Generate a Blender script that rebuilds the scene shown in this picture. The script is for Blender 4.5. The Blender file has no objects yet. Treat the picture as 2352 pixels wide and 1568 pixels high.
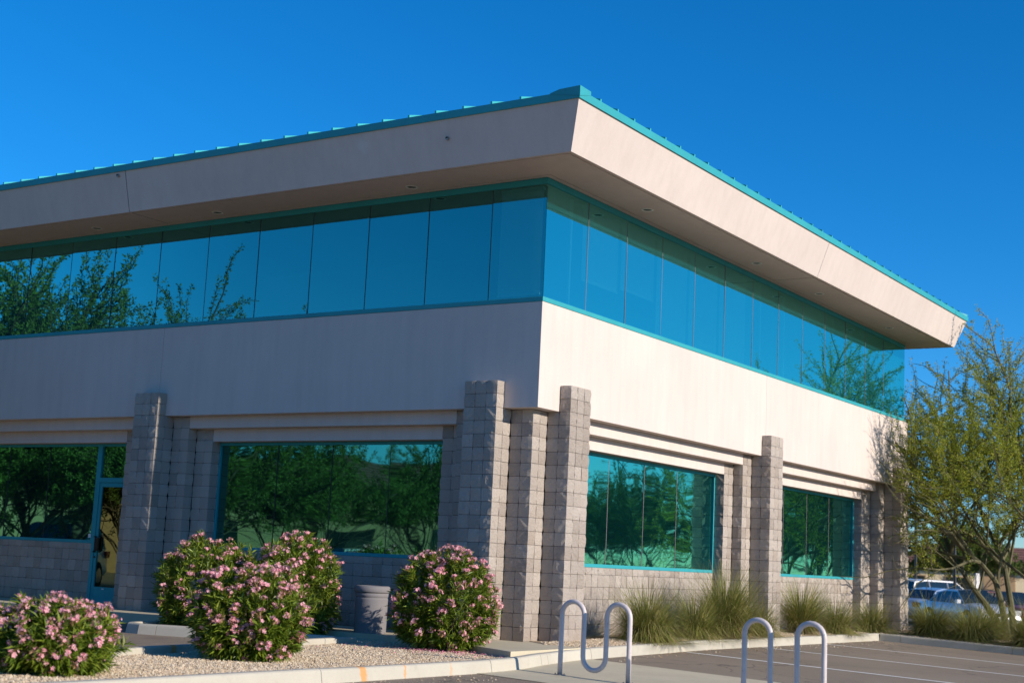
import bpy, math, random
import numpy as np
from mathutils import Matrix, Vector

random.seed(7)
rng = np.random.default_rng(11)
SC = bpy.context.scene
COL = SC.collection

# ------------------------------------------------------------------ camera, sky, sun, exposure
CAM = np.array([11.4376, -17.9194, 1.2964])
yaw, pitch, roll = -0.588486, 0.153619, 0.048033
F = np.array([math.cos(pitch)*math.sin(yaw), math.cos(pitch)*math.cos(yaw), math.sin(pitch)])
R = np.cross(F, [0, 0, 1]); R /= np.linalg.norm(R)
U = np.cross(R, F)
R, U = R*math.cos(roll)+U*math.sin(roll), -R*math.sin(roll)+U*math.cos(roll)
cd = bpy.data.cameras.new('camera'); cam = bpy.data.objects.new('camera', cd); COL.objects.link(cam)
cam.matrix_world = Matrix(((R[0], U[0], -F[0], CAM[0]), (R[1], U[1], -F[1], CAM[1]), (R[2], U[2], -F[2], CAM[2]), (0, 0, 0, 1)))
cd.sensor_width = 36; cd.lens = 3281.97/2352*36; cd.clip_start = .1; cd.clip_end = 3000
cd.dof.use_dof = True; cd.dof.focus_distance = 21.5; cd.dof.aperture_fstop = 1.5
SC.camera = cam

SUN_EL, SUN_AZ = math.radians(20.0), math.radians(88.55)      # azimuth clockwise from +Y
w = bpy.data.worlds.new('World'); SC.world = w; w.use_nodes = True
nt = w.node_tree; nt.nodes.clear()
wo = nt.nodes.new('ShaderNodeOutputWorld'); bg = nt.nodes.new('ShaderNodeBackground')
sky = nt.nodes.new('ShaderNodeTexSky'); sky.sky_type = 'NISHITA'; sky.sun_disc = False
sky.sun_elevation = SUN_EL; sky.sun_rotation = SUN_AZ
sky.air_density = 1.0; sky.dust_density = 0.0; sky.ozone_density = 4.3; sky.altitude = 2000
def vm(op, a, b):
    x = nt.nodes.new('ShaderNodeVectorMath'); x.operation = op; nt.links.new(a, x.inputs[0])
    if hasattr(b, 'is_linked'): nt.links.new(b, x.inputs[1])
    else: x.inputs[1].default_value = b
    return x.outputs[0]
SATK = 1.92                                                   # the photograph's vivid rendering of a desert sky
bw = nt.nodes.new('ShaderNodeRGBToBW'); nt.links.new(sky.outputs[0], bw.inputs[0])
mu = nt.nodes.new('ShaderNodeMath'); mu.operation = 'MULTIPLY'; mu.inputs[1].default_value = SATK-1; nt.links.new(bw.outputs[0], mu.inputs[0])
c_ = vm('SUBTRACT', vm('MULTIPLY', sky.outputs[0], (SATK,)*3), mu.outputs[0])
c_ = vm('MAXIMUM', vm('MULTIPLY', c_, (1, .87, .90)), (.035, .035, .035))
nt.links.new(c_, bg.inputs[0])
bg.inputs[1].default_value = 0.111
nt.links.new(bg.outputs[0], wo.inputs[0])
sl = bpy.data.lights.new('sun', 'SUN'); sl.energy = 4.6; sl.angle = math.radians(.53); sl.color = (1.0, .89, .76)
so = bpy.data.objects.new('sun', sl); COL.objects.link(so)
sd = Vector((math.cos(SUN_EL)*math.sin(SUN_AZ), math.cos(SUN_EL)*math.cos(SUN_AZ), math.sin(SUN_EL)))
so.rotation_euler = (-sd).to_track_quat('-Z', 'Y').to_euler(); so.location = (40, 0, 30)
vs = SC.view_settings; vs.view_transform = 'Standard'; vs.look = 'None'; vs.exposure = 0.25; vs.gamma = 1
vs.use_curve_mapping = False
SC.cycles.max_bounces = 8; SC.cycles.transparent_max_bounces = 16; SC.cycles.caustics_reflective = False
SC.cycles.use_denoising = True

# ------------------------------------------------------------------ helpers
def clamp(v, a, b): return max(a, min(b, v))

def mesh_np(name, V, faces):
    """faces: list of int arrays (n,k)"""
    me = bpy.data.meshes.new(name)
    V = np.asarray(V, np.float32).reshape(-1, 3)
    me.vertices.add(len(V)); me.vertices.foreach_set('co', V.ravel())
    loops = np.concatenate([np.asarray(f, np.int32).ravel() for f in faces])
    tot = np.concatenate([np.full(len(f), np.asarray(f).shape[1], np.int32) for f in faces])
    st = np.concatenate([[0], np.cumsum(tot)[:-1]]).astype(np.int32)
    me.loops.add(len(loops)); me.loops.foreach_set('vertex_index', loops)
    me.polygons.add(len(tot)); me.polygons.foreach_set('loop_start', st); me.polygons.foreach_set('loop_total', tot)
    me.polygons.foreach_set('use_smooth', np.zeros(len(tot), bool))
    me.update(calc_edges=True); me.validate()
    return me

class MB:
    def __init__(s): s.v = []; s.f = []
    def add(s, V, Fs):
        b = len(s.v); s.v += [tuple(map(float, p)) for p in V]; s.f += [tuple(i+b for i in f) for f in Fs]
    def box(s, x0, x1, y0, y1, z0, z1):
        s.add([(x0, y0, z0), (x1, y0, z0), (x1, y1, z0), (x0, y1, z0), (x0, y0, z1), (x1, y0, z1), (x1, y1, z1), (x0, y1, z1)],
              [(0, 3, 2, 1), (4, 5, 6, 7), (0, 1, 5, 4), (1, 2, 6, 5), (2, 3, 7, 6), (3, 0, 4, 7)]); return s
    def prism(s, pts, z0, z1):
        n = len(pts)
        a = sum(pts[i][0]*pts[(i+1) % n][1]-pts[(i+1) % n][0]*pts[i][1] for i in range(n))
        if a < 0: pts = pts[::-1]
        s.add([(p[0], p[1], z0) for p in pts]+[(p[0], p[1], z1) for p in pts],
              [tuple(range(n))[::-1], tuple(range(n, 2*n))]+[(i, (i+1) % n, n+(i+1) % n, n+i) for i in range(n)]); return s
    def loft(s, rings, closed=True, caps=True):
        n = len(rings[0]); b = []
        V = [p for r in rings for p in r]; Fs = []
        for k in range(len(rings)-1):
            for i in range(n if closed else n-1):
                j = (i+1) % n
                Fs.append((k*n+i, k*n+j, (k+1)*n+j, (k+1)*n+i))
        if caps: Fs += [tuple(range(n))[::-1], tuple((len(rings)-1)*n+i for i in range(n))]
        s.add(V, Fs); return s
    def tube(s, pts, rad, n=8, caps=True):
        pts = [np.array(p, float) for p in pts]
        if not hasattr(rad, '__len__'): rad = [rad]*len(pts)
        t0 = pts[1]-pts[0]; t0 /= np.linalg.norm(t0)
        u = np.cross(t0, [0, 0, 1]) if abs(t0[2]) < .9 else np.cross(t0, [1, 0, 0])
        u /= np.linalg.norm(u); rings = []
        for i, p in enumerate(pts):
            t = pts[min(i+1, len(pts)-1)]-pts[max(i-1, 0)]; t = t/(np.linalg.norm(t)+1e-9)
            u = u-t*(u@t); u /= np.linalg.norm(u)+1e-9; v = np.cross(t, u)
            rings.append([p+rad[i]*(u*math.cos(2*math.pi*k/n)+v*math.sin(2*math.pi*k/n)) for k in range(n)])
        return s.loft(rings, True, caps)
    def lathe(s, prof, n=32, c=(0, 0)):
        rings = [[(c[0]+r*math.cos(2*math.pi*k/n), c[1]+r*math.sin(2*math.pi*k/n), z) for k in range(n)] for r, z in prof]
        return s.loft(rings, True, True)
    def mesh(s, name):
        me = bpy.data.meshes.new(name); me.from_pydata(s.v, [], s.f); me.update(); return me

def link(name, me, m=None, parent=None, loc=None, smooth=False, kind=None):
    o = bpy.data.objects.new(name, me); COL.objects.link(o)
    if m is not None and me is not None and len(me.materials) == 0: me.materials.append(m)
    if parent is not None: o.parent = parent
    if loc is not None: o.location = loc
    if smooth and me is not None:
        me.polygons.foreach_set('use_smooth', [True]*len(me.polygons))
    if kind: o['kind'] = kind
    return o

def bevel(o, wd=.01, seg=2):
    b = o.modifiers.new('bevel', 'BEVEL'); b.width = wd; b.segments = seg; b.limit_method = 'ANGLE'; b.angle_limit = math.radians(35)
    return o

def thing(name, label, cat, loc=(0, 0, 0), rz=0, group=None):
    o = bpy.data.objects.new(name, None); COL.objects.link(o); o.location = loc; o.rotation_euler = (0, 0, rz)
    o.empty_display_size = .2
    o['label'] = label; o['category'] = cat
    if group: o['group'] = group
    return o

# ------------------------------------------------------------------ materials
class NG:
    def __init__(s, name):
        s.m = bpy.data.materials.new(name); s.m.use_nodes = True; s.t = s.m.node_tree; s.t.nodes.clear()
        s.out = s.n('ShaderNodeOutputMaterial')
    def n(s, typ, **kw):
        x = s.t.nodes.new(typ)
        for k, v in kw.items(): setattr(x, k, v)
        return x
    def l(s, a, b): s.t.links.new(a, b)
    def pos(s): return s.n('ShaderNodeNewGeometry').outputs['Position']
    def noise(s, vec, scale, detail=4, rough=.6, dist=0):
        x = s.n('ShaderNodeTexNoise'); x.inputs['Scale'].default_value = scale; x.inputs['Detail'].default_value = detail
        x.inputs['Roughness'].default_value = rough; x.inputs['Distortion'].default_value = dist
        if vec is not None: s.l(vec, x.inputs['Vector'])
        return x.outputs[0]
    def scale(s, vec, sc):
        x = s.n('ShaderNodeVectorMath', operation='MULTIPLY'); s.l(vec, x.inputs[0]); x.inputs[1].default_value = sc; return x.outputs[0]
    def ramp(s, fac, stops):
        x = s.n('ShaderNodeValToRGB'); cr = x.color_ramp
        while len(cr.elements) < len(stops): cr.elements.new(.5)
        for e, (p, c) in zip(cr.elements, stops): e.position = p; e.color = (*c, 1) if len(c) == 3 else c
        s.l(fac, x.inputs[0]); return x.outputs[0]
    def mix(s, fac, a, b, mode='MIX'):
        x = s.n('ShaderNodeMixRGB', blend_type=mode)
        for i, v in ((0, fac), (1, a), (2, b)):
            if hasattr(v, 'links') or hasattr(v, 'is_linked'): s.l(v, x.inputs[i])
            elif i == 0: x.inputs[0].default_value = v
            else: x.inputs[i].default_value = (*v, 1)
        return x.outputs[0]
    def math(s, op, a, b=None):
        x = s.n('ShaderNodeMath', operation=op)
        for i, v in enumerate((a, b)):
            if v is None: continue
            if hasattr(v, 'is_linked'): s.l(v, x.inputs[i])
            else: x.inputs[i].default_value = v
        return x.outputs[0]
    def bump(s, h, strength=.5, dist=.01):
        x = s.n('ShaderNodeBump'); x.inputs['Strength'].default_value = strength; x.inputs['Distance'].default_value = dist
        s.l(h, x.inputs['Height']); return x.outputs[0]
    def bsdf(s, col, rough=.8, metal=0, nrm=None, spec=.5, **kw):
        b = s.n('ShaderNodeBsdfPrincipled')
        if hasattr(col, 'is_linked'): s.l(col, b.inputs['Base Color'])
        else: b.inputs['Base Color'].default_value = (*col, 1)
        if hasattr(rough, 'is_linked'): s.l(rough, b.inputs['Roughness'])
        else: b.inputs['Roughness'].default_value = rough
        b.inputs['Metallic'].default_value = metal; b.inputs['Specular IOR Level'].default_value = spec
        for k, v in kw.items(): b.inputs[k].default_value = v
        if nrm is not None: s.l(nrm, b.inputs['Normal'])
        s.l(b.outputs[0], s.out.inputs[0]); return b

def m_plain(name, col, rough=.6, metal=0, var=.12, vs_=6, spec=.5, bump=0, bs=60):
    g = NG(name); p = g.pos()
    n = g.noise(p, vs_)
    c = g.ramp(n, [(.25, tuple(x*(1-var) for x in col)), (.75, tuple(min(1, x*(1+var)) for x in col))])
    nr = g.bump(g.noise(p, bs, 3), bump, .004) if bump else None
    g.bsdf(c, rough, metal, nr, spec); return g.m

def m_stucco():
    g = NG('stucco'); p = g.pos()
    big = g.noise(p, .55, 5, .6); streak = g.noise(g.scale(p, (3.2, 3.2, .35)), 1.6, 4, .6); fine = g.noise(p, 28, 5, .7)
    c = g.ramp(big, [(.3, (.625, .54, .485)), (.7, (.69, .60, .54))])
    c = g.mix(g.ramp(streak, [(.42, (0, 0, 0)), (.8, (.30, .30, .30))]), c, (.47, .40, .355))
    c = g.mix(.10, c, g.ramp(fine, [(.3, (.45, .37, .32)), (.7, (.78, .67, .6))]))
    # pale patched spot and spout run on the fascia
    sx = g.n('ShaderNodeVectorMath', operation='SUBTRACT'); g.l(p, sx.inputs[0]); sx.inputs[1].default_value = (-2.73, -1.15, 7.66)
    sc = g.n('ShaderNodeVectorMath', operation='MULTIPLY'); g.l(sx.outputs[0], sc.inputs[0]); sc.inputs[1].default_value = (4.2, .3, 4.0)
    ln = g.n('ShaderNodeVectorMath', operation='LENGTH'); g.l(sc.outputs[0], ln.inputs[0])
    d = g.math('ADD', ln.outputs['Value'], g.math('MULTIPLY', g.noise(p, 9, 3), .8))
    c = g.mix(g.ramp(d, [(.5, (.55, .55, .55)), (1.3, (0, 0, 0))]), c, (.72, .70, .66))
    h = g.math('ADD', g.noise(p, 95, 4, .7), g.math('MULTIPLY', g.noise(p, 8, 3), 1.5))
    g.bsdf(c, .9, 0, g.bump(h, .35, .004), .2); return g.m

def m_block():
    g = NG('split_face_block'); p = g.pos(); geo = g.n('ShaderNodeNewGeometry'); oi = g.n('ShaderNodeObjectInfo')
    r = g.math('FRACT', g.math('ADD', geo.outputs['Random Per Island'], oi.outputs['Random']))
    c = g.ramp(r, [(0, (.45, .385, .325)), (.3, (.53, .46, .395)), (.6, (.56, .49, .42)), (.85, (.63, .555, .48)), (1, (.50, .42, .345))])
    sp = g.noise(p, 150, 4, .75)
    c = g.mix(g.ramp(sp, [(.33, (.55, .55, .55)), (.47, (0, 0, 0))]), c, (.25, .20, .165))
    c = g.mix(g.ramp(g.noise(p, 105, 3, .7), [(.58, (0, 0, 0)), (.72, (.45, .45, .45))]), c, (.70, .61, .53))
    sep = g.n('ShaderNodeSeparateXYZ'); g.l(p, sep.inputs[0])
    # dusty splash-back near the ground, as a stain
    zz = g.math('ADD', sep.outputs[2], g.math('MULTIPLY', g.noise(p, 3, 4), .5))
    c = g.mix(g.ramp(zz, [(.35, (.35, .35, .35)), (.75, (0, 0, 0))]), c, (.52, .40, .30))
    h = g.math('ADD', g.noise(p, 26, 6, .78), g.math('MULTIPLY', g.noise(p, 110, 4, .7), .45))
    g.bsdf(c, .95, 0, g.bump(h, 1.0, .038), .15); return g.m

def m_concrete(name, a, b, joints=False, stain=False):
    g = NG(name); p = g.pos()
    c = g.ramp(g.noise(p, 1.3, 6, .65), [(.3, a), (.7, b)])
    c = g.mix(g.ramp(g.noise(p, 140, 3, .7), [(.35, (.35, .35, .35)), (.5, (0, 0, 0))]), c, tuple(x*.7 for x in a))
    c = g.mix(g.ramp(g.noise(p, 5, 5, .7), [(.55, (0, 0, 0)), (.8, (.35, .35, .35))]), c, tuple(x*.62 for x in a))
    if stain:
        sep = g.n('ShaderNodeSeparateXYZ'); g.l(p, sep.inputs[0])
        y = g.math('ADD', sep.outputs[1], g.math('MULTIPLY', g.math('SUBTRACT', g.noise(p, 14, 3), .5), .10))
        for yc, hw, st in ((-5.72, .065, .8), (-4.98, .022, .65), (-4.1, .018, .35)):
            d = g.math('ABSOLUTE', g.math('SUBTRACT', y, yc))
            f = g.ramp(g.math('DIVIDE', d, hw), [(.55, (st, st, st)), (1.1/1.2, (0, 0, 0))])
            c = g.mix(f, c, (.62, .28, .07))
    h = g.math('ADD', g.noise(p, 60, 5, .7), g.math('MULTIPLY', g.noise(p, 3, 3), 2))
    g.bsdf(c, .9, 0, g.bump(h, .3, .004), .2); return g.m

def m_asphalt():
    g = NG('asphalt'); p = g.pos()
    c = g.ramp(g.noise(p, .45, 6, .6), [(.3, (.265, .21, .155)), (.7, (.335, .27, .20))])
    c = g.mix(g.ramp(g.noise(p, 120, 3, .8), [(.35, (.7, .7, .7)), (.5, (0, 0, 0))]), c, (.11, .085, .062))
    c = g.mix(g.ramp(g.noise(p, 90, 3, .8), [(.6, (0, 0, 0)), (.74, (.6, .6, .6))]), c, (.50, .41, .31))
    c = g.mix(g.ramp(g.noise(p, 1.1, 5, .7, 1.5), [(.62, (0, 0, 0)), (.75, (.4, .4, .4))]), c, (.17, .13, .10))
    c = g.mix(g.ramp(g.noise(p, .8, 3, .5, .4), [(.66, (0, 0, 0)), (.74, (.5, .5, .5))]), c, (.10, .08, .065))
    c = g.mix(g.ramp(g.noise(g.scale(p, (.12, 1.6, 1)), 1.2, 4, .6), [(.55, (0, 0, 0)), (.75, (.28, .28, .28))]), c, (.12, .095, .075))
    v = g.n('ShaderNodeTexVoronoi', feature='DISTANCE_TO_EDGE'); v.inputs['Scale'].default_value = .33
    wp = g.n('ShaderNodeVectorMath', operation='ADD'); nz = g.n('ShaderNodeTexNoise'); nz.inputs['Scale'].default_value = 1.4; nz.inputs['Detail'].default_value = 5
    g.l(p, nz.inputs['Vector']); g.l(p, wp.inputs[0]); g.l(nz.outputs['Color'], wp.inputs[1]); g.l(wp.outputs[0], v.inputs['Vector'])
    c = g.mix(g.ramp(v.outputs['Distance'], [(0, (.7, .7, .7)), (.008, (0, 0, 0))]), c, (.07, .058, .05))
    g.bsdf(c, .88, 0, g.bump(g.noise(p, 130, 3, .8), .9, .008), .3); return g.m

def m_paintline():
    g = NG('line_paint'); p = g.pos()
    wv = g.ramp(g.noise(p, 55, 5, .8), [(.34, (0, 0, 0)), (.45, (1, 1, 1))])
    c = g.mix(wv, (.30, .25, .20), (.80, .79, .75)); g.bsdf(c, .8, 0, g.bump(g.noise(p, 130, 3), .6, .006), .3); return g.m

def m_island(name, cols, rough=.8, trans=0, spec=.3, nscale=0):
    """colour picked per leaf, stone or petal"""
    g = NG(name); geo = g.n('ShaderNodeNewGeometry'); n = len(cols)
    c = g.ramp(geo.outputs['Random Per Island'], [(i/(n-1), k) for i, k in enumerate(cols)])
    if nscale: c = g.mix(g.math('MULTIPLY', g.noise(geo.outputs['Position'], nscale, 3), .30), c, tuple(x*.5 for x in cols[0]))
    b = g.bsdf(c, rough, 0, None, spec)
    if trans:
        t = g.n('ShaderNodeBsdfTranslucent'); g.l(c, t.inputs[0]); mx = g.n('ShaderNodeMixShader'); mx.inputs[0].default_value = trans
        g.l(b.outputs[0], mx.inputs[1]); g.l(t.outputs[0], mx.inputs[2]); g.l(mx.outputs[0], g.out.inputs[0])
    return g.m

def m_glass(name, wave, tint=(.22, .72, .63), lo=.40, thr=(.26, .58, .60), film=.045, rgh=0):
    g = NG(name)
    gl = g.n('ShaderNodeBsdfGlossy'); gl.inputs['Color'].default_value = (*tint, 1); gl.inputs['Roughness'].default_value = rgh
    tr = g.n('ShaderNodeBsdfTransparent'); tr.inputs['Color'].default_value = (*thr, 1)
    fr = g.n('ShaderNodeLayerWeight'); fr.inputs['Blend'].default_value = .5
    fac = g.ramp(fr.outputs['Facing'], [(0, (lo,)*3), (.30, (lo+.08,)*3), (.46, (lo+.44,)*3), (.70, (min(.97, lo+.57),)*3)])
    mx = g.n('ShaderNodeMixShader'); g.l(fac, mx.inputs[0]); g.l(tr.outputs[0], mx.inputs[1]); g.l(gl.outputs[0], mx.inputs[2])
    if wave:
        p = g.pos(); nb = g.bump(g.noise(g.scale(p, (1, 1, .8)), wave[0], 1, .4), wave[1], wave[2]); g.l(nb, gl.inputs['Normal'])
    df = g.n('ShaderNodeBsdfDiffuse'); df.inputs['Color'].default_value = (.03, .62, .75, 1)
    m2 = g.n('ShaderNodeMixShader'); m2.inputs[0].default_value = film; g.l(mx.outputs[0], m2.inputs[1]); g.l(df.outputs[0], m2.inputs[2])
    g.l(m2.outputs[0], g.out.inputs[0]); return g.m

M = {}
M['stucco'] = m_stucco(); M['block'] = m_block()
M['mortar'] = m_plain('mortar', (.18, .145, .125), .95, var=.2, vs_=20)
M['teal'] = m_plain('teal_paint', (.036, .33, .37), .6, var=.08, vs_=2, spec=.2)
M['roof'] = m_plain('teal_roof_metal', (.05, .42, .43), .4, var=.08, vs_=1.5)
M['glass_up'] = m_glass('reflective_glass', (.5, .05, .02))
M['glass_low'] = m_glass('reflective_glass_low', (.9, .30, .03), (.19, .72, .56), .40, (.2, .45, .4), .012, .018)
M['glass_door'] = m_glass('door_glass', (2.2, .15, .006), (.30, .40, .24), .42, (.2, .25, .18), .0)
_g = NG('clear_glass_edge'); _t = _g.n('ShaderNodeBsdfTransparent'); _g.l(_t.outputs[0], _g.out.inputs[0]); M['clear'] = _g.m
M['seal'] = m_plain('joint_seal', (.02, .02, .022), .6)
M['seal_sunlit'] = m_plain('joint_seal_lit', (.16, .15, .15), .6)  # paler copy of the seal, sunlight on the right wall put into its colour
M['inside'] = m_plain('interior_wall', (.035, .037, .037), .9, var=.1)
M['blind'] = m_plain('blind_slats', (.78, .77, .72), .6, var=.04)
M['conc'] = m_concrete('sidewalk_concrete', (.54, .475, .335), (.62, .55, .395))
M['kerb'] = m_concrete('kerb_concrete', (.465, .43, .35), (.54, .505, .415), stain=True)
M['asphalt'] = m_asphalt(); M['line'] = m_paintline()
M['earth'] = m_plain('bare_ground', (.24, .19, .14), .95, var=.25, vs_=.6)
M['gravelbed'] = m_plain('gravel_bed', (.36, .27, .18), .95, var=.35, vs_=45)
M['stone'] = m_island('gravel_stone', [(.36, .25, .15), (.60, .46, .30), (.72, .60, .42), (.50, .37, .25), (.80, .70, .53), (.64, .49, .32)], .9, nscale=1.3)
M['oleaf'] = m_island('oleander_leaf', [(.09, .15, .015), (.15, .23, .02), (.22, .30, .025), (.13, .20, .022), (.32, .36, .04)], .42, .28, .45)
M['petal'] = m_island('oleander_petal', [(.95, .43, .49), (.98, .58, .61), (.93, .34, .42), (.99, .72, .73)], .6, .35, .2)
M['bud'] = m_plain('flower_bud_stem', (.30, .16, .07), .6)
M['wood'] = m_plain('shrub_stem', (.12, .085, .06), .9)
M['fallen'] = m_island('fallen_petal', [(.75, .20, .32), (.80, .33, .42), (.55, .14, .2)], .8)
M['grass'] = m_island('grass_blade', [(.125, .16, .024), (.20, .24, .038), (.17, .20, .042), (.34, .31, .085), (.25, .27, .05), (.52, .43, .19), (.30, .29, .075)], .6, .25, .3)
M['straw'] = m_island('dry_grass_blade', [(.34, .25, .13), (.26, .19, .10), (.20, .145, .08)], .8, .1)
M['pvleaf'] = m_island('paloverde_leaf', [(.22, .275, .028), (.30, .355, .036), (.39, .42, .045), (.26, .32, .04), (.52, .47, .055)], .6, .42, .25)
M['dkleaf'] = m_island('mesquite_leaf', [(.085, .135, .028), (.13, .19, .036), (.19, .25, .05), (.105, .16, .035)], .6, .3, .25)
M['pvbark'] = m_plain('paloverde_bark', (.115, .105, .05), .85, var=.3, vs_=9, bump=.5, bs=40)
M['bark'] = m_plain('tree_bark', (.10, .075, .055), .9, var=.3, vs_=9, bump=.6, bs=40)
_g = NG('grey_tube_paint'); _p = _g.pos()
_c = _g.ramp(_g.noise(_p, 9), [(.3, (.55, .49, .47)), (.7, (.64, .57, .55))])
_c = _g.mix(_g.ramp(_g.noise(_p, 26, 4, .7), [(.64, (0, 0, 0)), (.69, (.8, .8, .8))]), _c, (.20, .13, .10))
_g.bsdf(_c, .4, 0, _g.bump(_g.noise(_p, 40, 3), .15, .003), .45); M['rack'] = _g.m
M['steel'] = m_plain('galvanised_steel', (.33, .30, .27), .5, .6)
M['can'] = m_concrete('aggregate_concrete', (.20, .19, .195), (.255, .245, .25))
M['black'] = m_plain('black_metal', (.012, .012, .013), .35)
M['alu'] = m_plain('light_trim', (.80, .78, .72), .4, 0)
M['lampglass'] = m_plain('lamp_inner', (.30, .29, .25), .2, .6)
M['dark'] = m_plain('recess_shade', (.01, .01, .01), .6)  # near-black, the shade inside hollows put into the colour
M['white'] = m_plain('white_sign_paint', (.75, .74, .72), .5)

# ------------------------------------------------------------------ ground
def ga(x, y):
    z = .045*clamp(y/4, 0, 1)-.03*clamp(x-1, 0, 12)
    if y > 16: z += -.40*clamp((y-16)/14, 0, 1)
    return z

def struct(name, mb, m, **kw):
    o = link(name, mb.mesh(name) if isinstance(mb, MB) else mb, m, **kw); o['kind'] = 'structure'; return o

g = MB(); g.add([(-900, -900, -.95), (900, -900, -.95), (900, 900, -.95), (-900, 900, -.95)], [(0, 1, 2, 3)])
struct('ground', g, M['earth'])
xs = [-70, -50, -40, -30, -20, -15, -10, -6, -3, -1, 1]+[3, 5, 7, 9, 11, 13, 18, 26, 40, 60]
ys = [-60, -40, -30, -20, -14, -10, -6, -3, 0, 2, 4, 8, 12, 16, 20, 25, 30, 40, 52, 66, 95, 130]
V = [(x, y, ga(x, y)) for y in ys for x in xs]; nx = len(xs)
Fq = [(j*nx+i, j*nx+i+1, (j+1)*nx+i+1, (j+1)*nx+i) for j in range(len(ys)-1) for i in range(nx-1)]
g = MB(); g.add(V, Fq); struct('parking_lot', g, M['asphalt'])

def sheet(name, x0, x1, y0, y1, dz, m, par=None):
    bx = sorted({x0, x1, *[x for x in xs if x0 < x < x1]}); by = sorted({y0, y1, *[y for y in ys if y0 < y < y1]})
    V = [(x, y, ga(x, y)+dz) for y in by for x in bx]; n = len(bx)
    g = MB(); g.add(V, [(j*n+i, j*n+i+1, (j+1)*n+i+1, (j+1)*n+i) for j in range(len(by)-1) for i in range(n-1)])
    o = link(name, g.mesh(name), m, par); o['kind'] = 'structure'; return o
rp = sheet('rack_pad', 1.0, 7.2, -3.58, .10, .006, M['conc'])
for Y in (3.05, 6.02, 9.0): sheet('painted_line', 1.06, 6.6, Y-.055, Y+.055, .004, M['line'])

PAD = .16
g = MB(); g.prism([(-26, .55), (-26, -.92), (-1.9, -.96), (-.13, -1.36), (1.02, -1.99), (.96, -.02), (.4, .12), (.2, .5)], -.1, PAD)
struct('sidewalk', g, M['conc'])

# kerbs: a structure whose stones are its pieces
def kerb(name, path, cuts, h=.15, wd=.155):
    """path: outer base line, the kerb lies to the left of its direction"""
    root = bpy.data.objects.new(name, None); COL.objects.link(root); root['kind'] = 'structure'
    P = [np.array(p, float) for p in path]; S = [0]
    for a, b in zip(P, P[1:]): S.append(S[-1]+np.linalg.norm(b-a))
    def at(s):
        s = clamp(s, 0, S[-1])
        for i in range(len(P)-1):
            if s <= S[i+1]+1e-9:
                t = (s-S[i])/(S[i+1]-S[i]); return P[i]*(1-t)+P[i+1]*t
    def nrm(s):
        d = at(min(s+.12, S[-1]))-at(max(s-.12, 0)); d /= np.linalg.norm(d); return np.array([-d[1], d[0]])
    prof = [(0.0, -.12), (0, 0), (.022, h-.035), (.030, h-.014), (.046, h-.002), (.07, h), (wd-.02, h), (wd-.004, h-.006), (wd, h-.02), (wd, -.12)]
    brk = [0]+[c for c in cuts if 0 < c < S[-1]]+[S[-1]]
    for a, b in zip(brk, brk[1:]):
        a2, b2 = a+.004, b-.004; n = max(2, int((b2-a2)/.25)+1); mb = MB(); rings = []
        dz = random.uniform(-.004, .004)
        for k in range(n):
            s = a2+(b2-a2)*k/(n-1); p = at(s); nn = nrm(s); z = ga(p[0], p[1])+dz*(.4 if k in (0, n-1) else 1)
            rings.append([(p[0]+nn[0]*o, p[1]+nn[1]*o, z+hh) for o, hh in prof])
        mb.loft(rings[::-1], True, True)
        o = link('kerb_stone', mb.mesh('kerb_stone'), M['kerb'], root); o['kind'] = 'structure'
    return root
kerb('planter_kerb', [(1.66, -16), (1.62, -8), (1.6, -3.6), (1.575, -2.9), (1.49, -2.35), (1.33, -1.75), (1.12, -.7), (1.03, -.1), (1.0, .3), (1.0, 12.485)],
     [2.2, 5.2, 9.6, 12.75, 14.35, 14.6, 16.2, 20.6, 25.3])
kerb('far_kerb', [(1.002, 12.33), (14, 12.33), (30, 12.33)], [.45, 2.75, 5.6, 8.6, 11.6, 14.6, 17.6])
kerb('island_back_kerb', [(-1.95, -1.72), (-1.93, -2.2), (-1.87, -2.8), (-1.52, -5.0), (-1.30, -6.8), (-1.1, -9), (-.95, -16)], [.75, 3.2, 4.55, 6.4, 9])
kerb('building_planter_kerb', [(-5.75, -1.0), (-5.72, -1.9), (-5.62, -2.5), (-5.42, -2.83), (-5.1, -2.90), (-4.1, -2.62), (-2.6, -2.16), (-2.02, -1.98)], [1.4, 2.0, 2.6])

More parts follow.
